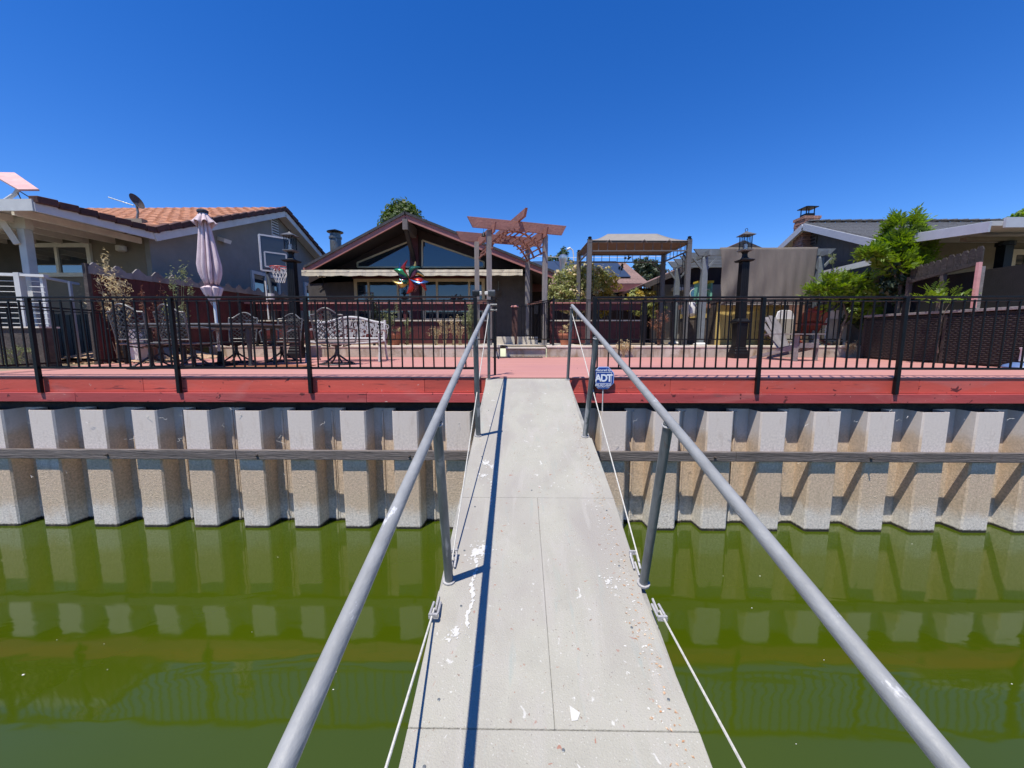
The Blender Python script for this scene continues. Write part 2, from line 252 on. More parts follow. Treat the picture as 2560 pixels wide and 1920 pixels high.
# ------------------------------------------------------------------ mesh building
class B:
    def __init__(s): s.v = []; s.f = []
    def add(s, v, f):
        o = len(s.v); s.v += [tuple(q) for q in v]; s.f += [tuple(i+o for i in g) for g in f]; return s
    def obox(s, c, a, b, d):
        c, a, b, d = map(Vector, (c, a, b, d)); v = [c+i*a+j*b+k*d for k in (-1, 1) for j in (-1, 1) for i in (-1, 1)]
        fl = a.cross(b).dot(d) < 0
        f = [(0, 2, 3, 1), (4, 5, 7, 6), (0, 1, 5, 4), (2, 6, 7, 3), (0, 4, 6, 2), (1, 3, 7, 5)]
        if fl: f = [g[::-1] for g in f]
        return s.add(v, f)
    def box(s, x0, x1, y0, y1, z0, z1):
        return s.obox(((x0+x1)/2, (y0+y1)/2, (z0+z1)/2), (abs(x1-x0)/2, 0, 0), (0, abs(y1-y0)/2, 0), (0, 0, abs(z1-z0)/2))
    def bar(s, p, q, w, h=None, up=(0, 0, 1)):
        p, q = Vector(p), Vector(q); h = h or w; d = (q-p); L = d.length
        if L < 1e-6: return s
        d /= L; up = Vector(up)
        if abs(d.dot(up)) > .98: up = Vector((0, 1, 0))
        x = d.cross(up).normalized(); y = x.cross(d).normalized()
        return s.obox((p+q)/2, x*w/2, d*L/2, y*h/2)
    def tube(s, pts, r, n=8, cap=True):
        pts = [Vector(p) for p in pts]; rr = r if isinstance(r, (list, tuple)) else [r]*len(pts); v = []; f = []
        up = Vector((0, 0, 1)); t0 = (pts[1]-pts[0]).normalized()
        if abs(t0.dot(up)) > .95: up = Vector((1, 0, 0))
        for i, p in enumerate(pts):
            t = (pts[min(i+1, len(pts)-1)]-pts[max(i-1, 0)]).normalized()
            x = t.cross(up); x = x.normalized() if x.length > 1e-4 else Vector((1, 0, 0)); y = t.cross(x); up = -y if False else x.cross(t)
            for k in range(n):
                a = 2*math.pi*k/n; v.append(p+(x*math.cos(a)+y*math.sin(a))*rr[i])
        for i in range(len(pts)-1):
            for k in range(n):
                a = i*n+k; b = i*n+(k+1) % n; f.append((a, b, b+n, a+n))
        if cap: f += [tuple(range(n))[::-1], tuple(range((len(pts)-1)*n, len(pts)*n))]
        return s.add(v, f)
    def lathe(s, prof, c=(0, 0, 0), n=16, sq=False):
        c = Vector(c); v = []; f = []; n = 4 if sq else n; k0 = math.pi/4 if sq else 0; kk = math.sqrt(2) if sq else 1
        for r, z in prof:
            for k in range(n):
                a = 2*math.pi*k/n+k0; v.append(c+Vector((math.cos(a)*r*kk, math.sin(a)*r*kk, z)))
        for i in range(len(prof)-1):
            for k in range(n):
                a = i*n+k; b = i*n+(k+1) % n; f.append((a, b, b+n, a+n))
        f += [tuple(range(n))[::-1], tuple(range((len(prof)-1)*n, len(prof)*n))]
        return s.add(v, f)
    def prism(s, poly, ax, a0, a1):
        def pt(p, a): return {'x': (a, p[0], p[1]), 'y': (p[0], a, p[1]), 'z': (p[0], p[1], a)}[ax]
        n = len(poly); v = [pt(p, a0) for p in poly]+[pt(p, a1) for p in poly]
        area = sum(poly[i][0]*poly[(i+1) % n][1]-poly[(i+1) % n][0]*poly[i][1] for i in range(n))
        flip = (area > 0) ^ (a1 < a0) ^ (ax == 'y')
        f = [tuple(range(n)), tuple(range(n, 2*n))[::-1]]+[(i, i+n, (i+1) % n+n, (i+1) % n) for i in range(n)]
        if flip: f = [g[::-1] for g in f]
        return s.add(v, f)
    def slab(s, q, t):   # q: 4 points of a plane quad, thickness t along its normal
        q = [Vector(a) for a in q]; nn = (q[1]-q[0]).cross(q[3]-q[0]).normalized()*t
        n = len(q); v = q+[a-nn for a in q]
        return s.add(v, [tuple(range(n)), tuple(range(n, 2*n))[::-1]]+[(i, i+n, (i+1) % n+n, (i+1) % n) for i in range(n)])
    def quads(s, arr):   # arr (N,4,3)
        o = len(s.v); N = len(arr); s.v += [tuple(x) for x in arr.reshape(-1, 3).tolist()]; s.f += [(o+4*i, o+4*i+1, o+4*i+2, o+4*i+3) for i in range(N)]; return s
    def mesh(s, name, m, smooth=False, off=(0, 0, 0)):
        me = bpy.data.meshes.new(name); off = Vector(off)
        me.from_pydata([(a[0]-off[0], a[1]-off[1], a[2]-off[2]) for a in s.v], [], s.f); me.materials.append(m)
        if smooth: me.polygons.foreach_set('use_smooth', [True]*len(me.polygons))
        me.update(); return me
def wloc(p):
    o = Vector((0, 0, 0))
    while p is not None: o += p.location; p = p.parent
    return o
def link(name, me, parent=None, loc=(0, 0, 0), rot=None):
    o = bpy.data.objects.new(name, me); C.objects.link(o); o.parent = parent; o.location = loc
    if rot: o.rotation_euler = rot
    return o
def build(b, name, m, parent=None, smooth=False, world=False, loc=(0, 0, 0), rot=None, bevel=0):
    off = wloc(parent) if world else (0, 0, 0)
    o = link(name, b.mesh(name, m, smooth, off), parent, loc, rot)
    if bevel: md = o.modifiers.new('bevel', 'BEVEL'); md.width = bevel; md.segments = 2; md.limit_method = 'ANGLE'
    if smooth:
        try: o.data.set_sharp_from_angle(angle=R(42))
        except Exception: pass
    return o
def tag(o, label, cat, group=None):
    o['label'] = label; o['category'] = cat
    if group: o['group'] = group
    return o
def thing(name, label, cat, loc=(0, 0, 0), rz=0, group=None):
    o = bpy.data.objects.new(name, None); C.objects.link(o); o.location = loc; o.rotation_euler = (0, 0, rz); o.empty_display_size = .1
    return tag(o, label, cat, group)
def struct(b, name, m, smooth=False): o = build(b, name, m, None, smooth); o['kind'] = 'structure'; return o
def stuff(o): o['kind'] = 'stuff'; return o
def kids(o): return [c for c in bpy.data.objects if c.parent == o]
def dup(o, parent=None, label=None, loc=None, rz=None):
    c = o.copy(); C.objects.link(c); c.parent = parent
    for ch in kids(o): dup(ch, c)
    if label: c['label'] = label
    if loc is not None: c.location = loc
    if rz is not None: c.rotation_euler = (0, 0, rz)
    return c
def rep(me, name, parent, locs, rot=None):
    return [link(name, me, parent, l, rot) for l in locs]

# ================================================================== SETTING
GZ = .28                                  # level of the yard behind the retaining wall
WY = 9.75                                 # face of the retaining wall
struct(B().add([(-70, -90, -2.0), (70, -90, -2.0), (70, 6.2, -2.0), (-70, 6.2, -2.0)], [(0, 1, 2, 3)]), 'canal_water', m_water)
dk = B(); dk.box(-7.75, 8.6, 5.0, WY+.02, -.04, 0); deck = struct(dk, 'deck', m_deck)
g = B(); g.add([(-300, WY+.3, GZ), (300, WY+.3, GZ), (300, 500, GZ), (-300, 500, GZ)], [(0, 1, 2, 3)])
struct(g, 'ground', m_ground)
sd = B(); sd.box(-40, -7.76, 5.2, WY+.3, -2.2, -.02); sd.box(8.61, 40, 5.2, WY+.3, -2.2, -.02); sd.box(-7.75, 8.6, 5.4, WY+.2, -2.2, -.3); struct(sd, 'bank', m_ground)
# edge boards of the deck: fascia and lower trim, in lengths
def boards(name, m, x0, x1, step, y0, y1, z0, z1, parent, jit=0):
    x = x0; first = None
    while x < x1-.01:
        e = min(x+step*(1+random.uniform(-jit, jit)), x1)
        build(B().box(x+.0015, e-.0015, y0, y1, z0+random.uniform(-.003, .003), z1), name, m, parent, bevel=.004); x = e
fs = deck
boards('fascia_board', m_fascia, -12, 12, 3.6, 4.975, 5.0, -.195, -.012, fs, .15)
boards('trim_board', m_fascia2, -12.5, 12, 3.3, 4.938, 4.985, -.318, -.2, fs, .15)
build(B().box(-12, 12, 4.965, 5.06, -.010, .006), 'edge_strip', m_deck, fs, bevel=.004)
joist = B().box(-12, 12, 5.02, 5.12, -.32, -.06); build(joist, 'rim_joist', m_oldwoodd, fs)

# seawall of corrugated sheet piles
sw = thing('seawall', 'corrugated grey sheet pile seawall below the red deck edge', 'seawall', (0, 4.9, -2.0))
per = .671; FW = .31; D = .23; SL = .035
prof = []
t = .014
def prof_pts():
    h = per/2; b2 = (per-FW)/2-SL
    pts = [(-h, D), (-h+.03, D), (-h+b2, D), (-FW/2-.012, .018), (-FW/2+.006, 0), (FW/2-.006, 0), (FW/2+.012, .018), (h-b2, D), (h-.03, D), (h, D)]
    return pts
pp = prof_pts()
def sheet(pts, z0, z1, t):
    b = B(); n = len(pts)
    outer = [Vector((x, y, 0)) for x, y in pts]; inner = [Vector((x, y+t, 0)) if 0 < i < n-1 else Vector((x, y+t, 0)) for i, (x, y) in enumerate(pts)]
    v = [a+Vector((0, 0, z)) for z in (z0, z1) for a in outer]+[a+Vector((0, 0, z)) for z in (z0, z1) for a in inner]; f = []
    for i in range(n-1):
        f += [(i, i+1, i+1+n, i+n), (i+2*n, i+3*n, i+1+3*n, i+1+2*n), (i+n, i+1+n, i+1+3*n, i+3*n)]
    b.add(v, f); return b
pile = B(); sb = sheet(pp, -.3, 2.0-.425, t); pile = sb
me_pile = pile.mesh('sheet_pile', m_pilef)
me_pile.materials.append(m_pileb)
# shift object origin so that material z equals world z: place objects at world z=0
me_pile.transform(Matrix.Translation((0, 0, -2.0)))
for pl in me_pile.polygons:
    cy = pl.center.y; pl.material_index = 0 if (abs(pl.normal.y) > .9 and cy < .03) else 1
lefts = [-.911-.6737*j+FW/2 for j in range(0, 11)]; rights = [1.373+.668*j-FW/2 for j in range(0, 11)]
mids = [lefts[0]+(rights[0]-lefts[0])*k/3 for k in (1, 2)]
locks = []
for x in lefts+mids+rights:
    link('sheet_pile', me_pile, sw, (x, random.uniform(-.004, .004), 2.0+random.uniform(-.004, .004)))
allx = sorted(lefts+mids+rights)
lk = B(); lk.tube([(0, D-.008, -2.3), (0, D-.008, -.46)], .016, 6); lk.box(.018, .034, D-.006, D+.004, -2.3, -.44)
me_lock = lk.mesh('interlock', m_pileb)
for a, b in zip(allx[:-1], allx[1:]):
    link('interlock', me_lock, sw, ((a+b)/2-.03, 0, 2.0))
# dark soil behind the wall
struct(B().box(-12, 12, 5.16, 5.2, -2.2, -.30), 'soil', m_oldwoodd)
# wale
wl = thing('wale', 'weathered timber wale bolted along the sheet piles', 'timber beam', (0, 4.87, -.99))
x = -9.5
for e in (-6.9, -3.6, -.5, 2.75, 5.9, 9.5):
    build(B().box(x+.002, e-.002, 4.842, 4.896, -1.05, -.928), 'wale_board', m_wale, wl, world=True, bevel=.006); x = e
bolt = B().lathe([(.016, 0), (.016, .02), (.008, .022), (.008, .05), (.0, .052)], n=8)
mb = bolt.mesh('bolt', m_oldwoodd)
for u in (230, 618, 1014, 1807, 2212): link('bolt', mb, wl, (UX(u, 4.84), -.028, 0), (R(90), 0, 0))

# retaining wall with cap, step opening in front of the arbor
rw = thing('retaining_wall', 'low stained concrete retaining wall along the back of the deck', 'retaining wall', (0, WY, 0))
def rwall(x0, x1, n):
    for i in range(n):
        a = x0+(x1-x0)*i/n; b = x0+(x1-x0)*(i+1)/n
        build(B().box(a+.003, b-.003, WY, WY+.2, 0, .235), 'wall_panel', m_conc, rw, world=True, bevel=.006)
        build(B().box(a+.001, b-.001, WY-.015, WY+.32, .237, .285), 'cap', m_conctop, rw, world=True, bevel=.008)
rwall(-7.7, UX(1250, WY), 5); rwall(UX(1368, WY), 8.6, 6)
st = thing('step', 'concrete step up from the pink deck below the arbor', 'step', (.3, WY, 0))
build(B().box(UX(1262, WY)+.02, UX(1366, WY), WY+.05, WY+.5, 0, .2), 'riser', m_conc, st, world=True, bevel=.01)
build(B().box(UX(1262, WY)+.02, UX(1366, WY), WY+.0, WY+.52, .203, .25), 'tread', m_conctop, st, world=True, bevel=.01)
build(B().box(-.6, .6, WY-.32, WY-.02, .004, .02), 'mat', m_oldwoodd, st, world=True)
struct(B().box(-1.1, 1.6, WY+.52, 13.2, .2, GZ+.006), 'path', m_conctop)
hs = thing('house_step', 'pale concrete landing step in front of the brown house door', 'step', (0, 11.6, GZ))
build(B().box(UX(1240, 11.4), UX(1345, 11.4), 11.4, 12.6, GZ, .50), 'tread', m_conctop, hs, world=True, bevel=.01)

# ================================================================== GANGWAY
S = .2355; AN = math.atan(S); ZT = -.012; YT = 4.965
def gz(y, off=0): return ZT-(YT-y)*S+off/math.cos(AN)
def gp(x, y, off=0):     # point above the walkway at foot (x,y), height off perpendicular
    return Vector((x, y-off*math.sin(AN), gz(y)+off*math.cos(AN)))
gw = thing('gangway', 'pale grey-painted sloping gangway with galvanised pipe handrails', 'gangway', (0.13, 4.96, 0))
def panel(pts, name='walk_panel', z=0, t=.03, m=m_walk):
    b = B(); n = len(pts); v = [(x, y, gz(y)+z) for x, y in pts]+[(x, y, gz(y)+z-t) for x, y in pts]
    b.add(v, [tuple(range(n)), tuple(range(n, 2*n))[::-1]]+[(i, i+n, (i+1) % n+n, (i+1) % n) for i in range(n)])
    return build(b, name, m, gw, world=True, bevel=.004)
e = .0015
panel([(-.402, YT), (-.349, 3.455), (-.392, 3.43), (-.381, 2.58+e), (.656, 2.58+e), (.659, 3.42), (.603, 3.455), (.65, YT)][::-1])
panel([(-.381, 2.58-e), (-.365, 1.93), (-.397, 1.83), (-.396, 1.26+e), (.137-.0002, 1.26+e), (.137-.0002, 2.58-.0007)][::-1][::-1])
panel([(.137+.0002, 2.58-.0007), (.137+.0002, 1.26+e), (.654, 1.26+e), (.623, 1.83), (.637, 1.93), (.656, 2.58-e)])
panel([(-.396, 1.26-e), (-.40, -1.16), (.66, -1.16), (.654, 1.26-e)])
panel([(-.40, -1.165), (-.40, -2.6), (.66, -2.6), (.66, -1.165)])
for x in (-.375, .63):
    build(B().add([(x+dx, y, gz(y)+z) for y in (YT-.02, -2.6) for dx in (-.025, .025) for z in (-.034, -.16)], [(0, 1, 3, 2), (4, 6, 7, 5), (0, 2, 6, 4), (1, 5, 7, 3), (0, 4, 5, 1), (2, 3, 7, 6)]), 'edge_beam', m_beam, gw, world=True)
build(B().box(-.35, .62, 4.9, 5.02, -.06, -.03), 'hinge_plate', m_beam, gw, world=True)
for ctl in ([(4.935, -.342), (3.4, -.353), (1.9, -.354), (.72, -.350), (-2.5, -.350)], [(4.935, .641), (3.3, .655), (1.8, .655), (.73, .646), (-2.5, .644)]):
    ys = [c[0] for c in ctl][::-1]; xs_ = [c[1] for c in ctl][::-1]
    pts = [gp(float(np.interp(y, ys, xs_)), y, .92) for y in np.linspace(4.935, -2.5, 40)]
    build(B().tube(pts, .0195, 20), 'handrail', m_galv, gw, smooth=True, world=True)
for (xb, xt, y) in ((-.352, -.353, 1.894), (-.352, -.346, 3.455), (-.362, -.342, 4.93), (.645, .652, 1.887), (.602, .639, 3.445), (.627, .636, 4.92),
                    (-.355, -.350, .33), (.66, .645, .33), (-.355, -.350, -1.25), (.66, .644, -1.25)):
    a = gp(xb, y, -.01); b = gp(xt, y, .908); r = .0185 if y > 4 else .022
    ps = [a.lerp(b, i/8) for i in range(9)]
    o = build(B().tube(ps, r, 14), 'stanchion', m_galvpost, gw, smooth=True, world=True)
    wd = [gp(xt+math.cos(k)*r*1.03, y+math.sin(k)*r*1.03, .897) for k in [6.283*q/12 for q in range(13)]]; build(B().tube(wd, .0045, 6), 'weld_bead', m_cleat, gw, world=True, smooth=True)
    fl = B(); fl.tube([gp(xb, y, -.002), gp(xb, y, .010)], r*1.5, 12); build(fl, 'foot_collar', m_cleat, gw, smooth=True, world=True)
for x, s in ((-.347, -1), (.645, 1)):
    build(B().tube([gp(x-s*.004, 4.93, .84), gp(-.372 + .02 if s < 0 else .655, 2.0, .03)], .0042, 6), 'cable', m_cable, gw, smooth=True, world=True)
    xx = -.392 if s < 0 else .668
    build(B().tube([gp(xx, 1.72, .02), gp(x, -1.2, .86)], .0048, 6), 'cable', m_cable, gw, smooth=True, world=True)
    for y, xi in ((1.97, -.352 if s < 0 else .638), (1.76, -.386 if s < 0 else .662)):
        dy = -.09 if y < 1.9 else .09
        c = B(); w = .016
        loop = [gp(xi-w, y, .012), gp(xi-w*1.1, y+dy*.8, .03), gp(xi-w*.8, y+dy, .035), gp(xi+w*.8, y+dy, .035), gp(xi+w*1.1, y+dy*.8, .03), gp(xi+w, y, .012)]
        c.tube(loop, .006, 8); c.tube([gp(xi, y-dy*.4, .004), gp(xi, y+dy*.5, .012)], .006, 6); c.bar(gp(xi-w*1.3, y+dy, .035), gp(xi+w*1.3, y+dy, .035), .012, .022)
        build(c, 'cable_cleat', m_cleat, gw, smooth=True, world=True)
sc = B().lathe([(.006, 0), (.006, .0012), (.004, .0018)], n=10); msc = sc.mesh('screw', m_galvpost)
gr = (-AN*-1, 0, 0)
for x, y in [(-.30, 1.35), (.58, 1.36), (-.31, 1.15), (.60, 1.10), (-.28, 2.48), (.58, 2.45), (-.27, 1.75), (.52, 1.65), (-.30, 2.1), (.55, 2.0), (-.29, 3.1), (.56, 3.1), (-.3, 4.0), (.57, 3.9), (.16, 1.2), (.1, 2.66)]:
    link('screw', msc, gw, Vector((x, y, gz(y)+.0005))-gw.location, (AN, 0, 0))
# litter and flakes on the walkway
def scatter(b, n, fx, fy, size, zf, curl=.4):
    a = []
    for i in range(n):
        x, y = fx(), fy(); s = size*random.uniform(.4, 1.3); an = random.uniform(0, 6.28); c, d = math.cos(an)*s, math.sin(an)*s; k = random.uniform(.3, .7); z = zf(y)+.001
        h = random.uniform(0, curl)*s
        a.append([(x-c, y-d, z), (x+d*k, y-c*k, z+h), (x+c, y+d, z+h*.4), (x-d*k, y+c*k, z+h*.2)])
    b.quads(np.array(a))
lit = B(); scatter(lit, 300, lambda: .60-abs(random.gauss(0, .045)), lambda: random.uniform(.9, 3.9), .0075, gz)
scatter(lit, 60, lambda: random.uniform(-.35, .6), lambda: random.uniform(.9, 4.8), .004, gz)
o = build(lit, 'leaf_litter', m_litter); tag(stuff(o), 'dry tan leaf fragments along the right edge of the gangway', 'leaf litter')
fl = B(); scatter(fl, 300, lambda: .58-abs(random.gauss(0, .06)), lambda: random.uniform(.9, 4.6), .006, gz, .1)
scatter(fl, 60, lambda: random.uniform(-.36, .6), lambda: random.uniform(.9, 4.8), .004, gz, .1)
o = build(fl, 'paint_flakes', m_flake); tag(stuff(o), 'white chips scattered over the gangway surface', 'paint chips')
sp = B()
def splat(x, y, r, k=14, st=1.0):
    pts = []
    for i in range(k):
        a = 6.283*i/k; q = r*random.uniform(.35, 1.25); pts.append((x+math.cos(a)*q, y+math.sin(a)*q*st))
    sp.add([(px, py, gz(py)+.0012+len(sp.v)*6e-7) for px, py in pts], [tuple(range(k))])
for x, y, r in [(cx+random.gauss(0, q*.55), cy+random.gauss(0, q*.6), q*random.uniform(.05, .2)) for cx, cy, q in ((-.25, 3.0, .05), (-.2, 2.96, .035), (-.26, 2.83, .04), (-.23, 2.08, .05), (-.19, 2.12, .04), (-.275, 1.62, .035), (.47, 1.9, .03)) for _ in range(34)]: splat(x, y, r, 11)
for x, y, r in ((-.25, 3.0, .028), (-.2, 2.96, .018), (-.26, 2.83, .02), (-.23, 2.08, .035), (-.19, 2.12, .025), (-.275, 1.62, .022), (-.3, 1.58, .012), (.47, 1.9, .012), (.5, 1.86, .01), (.43, 1.93, .008)): splat(x, y, r, 22)
for i in range(13): splat(-.225+.008*math.sin(i), 2.02-.03*i, .012, 9, 1.6)
for i in range(8): splat(-.19+.002*i, 2.75-.035*i, .008, 9, 1.6)
sp.add([(.20, 1.285, gz(1.285)+.002), (.222, 1.287, gz(1.287)+.003), (.235, 1.31, gz(1.31)+.004), (.198, 1.335, gz(1.335)+.003)], [(0, 1, 2, 3)])
o = build(sp, 'paint_spatter', mat('dried_spatter', (.52, .51, .47), .85, 0, .12, 40, .2), None); tag(stuff(o), 'dried white spatter near the left handrail post on the gangway', 'spatter')

# ================================================================== FENCES
def fence_panel(t, a, b, z0, z1, step=.148, w=.016, cap=True, m=m_black, bot=.0, tall=False):
    a, b = Vector(a), Vector(b); d = (b-a); L = d.length; d.normalize(); wl_ = wloc(t)
    R_ = B(); R_.bar(a+Vector((0, 0, z1)), b+Vector((0, 0, z1)), .05, .022); build(R_, 'top_rail', m, t, world=True, bevel=.003)
    R_ = B(); R_.bar(a+Vector((0, 0, z1-.045)), b+Vector((0, 0, z1-.045)), .03, .014); build(R_, 'channel_rail', m, t, world=True)
    R_ = B(); R_.bar(a+Vector((0, 0, z0)), b+Vector((0, 0, z0)), .028, .028); build(R_, 'bottom_rail', m, t, world=True)
    pk = B().box(-w/2, w/2, -w/2, w/2, z0, z1-.03); ang = math.atan2(d.y, d.x)
    pk.v = [(x, y, z) for x, y, z in pk.v]; me = pk.mesh('picket', m)
    n = int(L/step); s0 = (L-(n-1)*step)/2 if n > 1 else L/2
    for i in range(n):
        p = a+d*(s0+i*step); link('picket', me, t, Vector((p.x, p.y, 0))-wl_, (random.uniform(-.006, .006), random.uniform(-.008, .008), ang))
def post(t, x, y, z0, z1, w=.045, m=m_black, cap=False):
    b = B().box(x-w/2, x+w/2, y-w/2, y+w/2, z0, z1)
    if cap: b.lathe([(w*.75, z1), (w*.75, z1+.012), (.01, z1+.03), (.02, z1+.05), (.012, z1+.075), (0, z1+.08)], (x, y, 0), 8)
    return build(b, 'post', m, t, world=True, bevel=.003)
FY = 4.94; FB, FT = .12, 1.0
fl_ = thing('iron_fence', 'black iron picket fence on the deck edge left of the gangway', 'fence', (-3.5, FY, 0))
fence_panel(fl_, (-7.6, FY, 0), (UX(1190, FY), FY, 0), FB, FT, .1337)
for x in (UX(87, FY)-.01, UX(437, FY), UX(770, FY), UX(1189, FY)): post(fl_, x, FY-.012, -.2, FT-.01)
fr_ = thing('iron_fence', 'black iron picket fence on the deck edge right of the gangway', 'fence', (3.5, FY, 0))
fence_panel(fr_, (UX(1482, FY)-.02, FY, 0), (8.3, FY, 0), FB, FT-.01, .1337)
for x in (UX(1485, FY), UX(1901, FY), UX(2253, FY), 6.8): post(fr_, x, FY-.012, -.2, FT-.015)
# side fences that close the deck
fsl = thing('iron_fence', 'black iron picket fence running back along the left side of the deck', 'fence', (-7.35, 6, 0))
fence_panel(fsl, (-7.35, 5.0, 0), (-7.35, 7.3, 0), .1, .96, .14); post(fsl, -7.35, 7.3, 0, 1.0); post(fsl, -7.35, 5.0, -.1, 1.0)
# fence on the retaining wall
IZ0, IZ1 = GZ+.16, 1.40
IY = WY+.14
il = thing('iron_fence', 'black iron picket fence on the retaining wall, from the left lamp post to the arbor', 'fence', (-3, IY, GZ))
fence_panel(il, (UX(640, IY), IY, 0), (UX(1236, IY), IY, 0), IZ0, IZ1, .148, m=m_black)
for u in (642, 935, 1236): post(il, UX(u, IY), IY, GZ, IZ1+.02, .05)
ir = thing('iron_fence', 'black iron picket fence on the retaining wall, from the arbor to the wicker boxes', 'fence', (4, IY, GZ))
fence_panel(ir, (UX(1383, IY), IY, 0), (8.0, IY, 0), IZ0, IZ1, .148, m=m_black)
for u in (1383, 1610, 1680, 1996): post(ir, UX(u, IY), IY, GZ, IZ1+.03, .055, cap=True)
# open gate leaves
gl = thing('gate', 'black iron gate leaf swung open towards the deck at the left arbor post', 'gate', (UX(1240, IY), IY, GZ))
fence_panel(gl, (UX(1240, IY), IY-.03, 0), (UX(1240, IY)+.06, IY-.95, 0), .2, 1.36, .12)
g2 = thing('gate', 'black iron gate leaf folded back to the right of the arbor steps', 'gate', (UX(1372, IY), IY+.05, GZ))
fence_panel(g2, (UX(1376, IY), IY+.05, 0), (UX(1322, 10.9), 10.9, 0), IZ0, IZ1, .1)
g3 = thing('stair_railing', 'short black picket railing between the newel post and the folded gate', 'railing', (UX(1310, 11.2), 11.2, GZ))
fence_panel(g3, (UX(1296, 11.2), 11.2, 0), (UX(1330, 11.1), 11.1, 0), GZ+.25, VZ(763, 11.2), .11)
gb = B(); p0 = P(1340, 775, Y=10.4); gb.box(p0.x-.05, p0.x+.05, 10.37, 10.43, p0.z-.1, p0.z+.12); build(gb, 'latch', m_black, g2, world=True)

# ================================================================== LEFT NEIGHBOUR
XL = -8.2
lh = thing('stucco_house', 'grey stucco house with clay tile roof at the left', 'house', (-12, 12, GZ))
eN = P(383, 578, X=XL); ap = P(711, 525, X=XL); zE = eN.z; yE = eN.y; yA = ap.y; zA = ap.z; yF = 2*yA-yE
XW = XL-.35
wb = B(); wb.prism([(9.35, GZ-.3), (9.35, zE-.02), (yA, zA-.17), (yF-.2, zE-.05), (yF-.2, GZ-.3)], 'x', XW-.12, XW); build(wb, 'gable_wall', m_grey, lh, world=True)
build(B().box(-22, XW-.125, 9.35, 9.5, GZ-.3, zE+.35), 'patio_wall', m_beige, lh, world=True)
# tiled roof plane towards the canal: rows of barrel tiles, joined
def tiled(y0, z0, y1, z1, x0, x1, pitch=.30, row=.38):
    b = B(); ny = max(1, int(math.hypot(y1-y0, z1-z0)/row)); nx = int((x1-x0)/pitch); dY = (y1-y0)/ny; dZ = (z1-z0)/ny
    seg = 4
    for j in range(ny):
        ys, zs = y0+dY*j, z0+dZ*j
        for i in range(nx):
            xs = x0+i*pitch; v = []
            jt = random.uniform(-.006, .006)
            for q in range(seg+1):
                a = math.pi*q/seg; xx = xs+pitch*.5-math.cos(a)*pitch*.42; h = math.sin(a)*.085
                v.append((xx, ys-.03*(1 if dY > 0 else -1), zs+h+.03+jt)); v.append((xx, ys+dY, zs+dZ+h*.85+jt))
            f = [(2*q, 2*q+2, 2*q+3, 2*q+1) for q in range(seg)]
            if dY < 0: f = [k[::-1] for k in f]
            v += [(xs+pitch*.08, ys-.03, zs-.0), (xs+pitch*.92, ys-.03, zs-.0)]; f.append(tuple([2*q for q in range(seg+1)]+[2*seg+3, 2*seg+2]))
            b.add(v, f)
    return b
build(B().slab([(-22, yE-.05, zE+.05), (XL, yE-.05, zE+.05), (XL, yA, zA), (-22, yA, zA)], .12), 'roof_deck', m_tiledk, lh, world=True)
build(B().slab([(-22, yA, zA), (XL, yA, zA), (XL, yF, zE), (-22, yF, zE)], .12), 'roof_back', m_tiledk, lh, world=True)
stuff(build(tiled(yE, zE+.05, yA, zA+.01, -20, XL+.02), 'roof_tiles', m_tile, lh, world=True))
# gable fascia and tile ends
def along(p, q, n): return [(Vector(p).lerp(Vector(q), i/n), Vector(p).lerp(Vector(q), (i+1)/n)) for i in range(n)]
fz = Vector((0, 0, -.17))
for p, q in (((XL+.02, yE, zE), (XL+.02, yA, zA)), ((XL+.02, yA, zA), (XL+.02, yF, zE))):
    build(B().bar(Vector(p)+Vector((0, 0, -.13)), Vector(q)+Vector((0, 0, -.13)), .04, .17), 'fascia', m_trim, lh, world=True)
    for a, b_ in along(p, q, 15):
        d_ = (b_-a)*.02; tb = B(); tb.bar(a+d_+Vector((.02, 0, .03)), b_-d_+Vector((.02, 0, .06)), .12, .13); build(tb, 'edge_tile', m_tile if p[1] < yA-.1 and random.random() < .0 else m_tiledk, lh, world=True, bevel=.01)
build(B().slab([(XL+.02, yE, zE-.04), (XW, yE, zE-.04), (XW, yA, zA-.10), (XL+.02, yA, zA-.10)][::-1], .03), 'soffit', m_trim, lh, world=True)
build(B().slab([(XL+.02, yA, zA-.10), (XW, yA, zA-.10), (XW, yF, zE-.1), (XL+.02, yF, zE-.1)][::-1], .03), 'soffit', m_trim, lh, world=True)
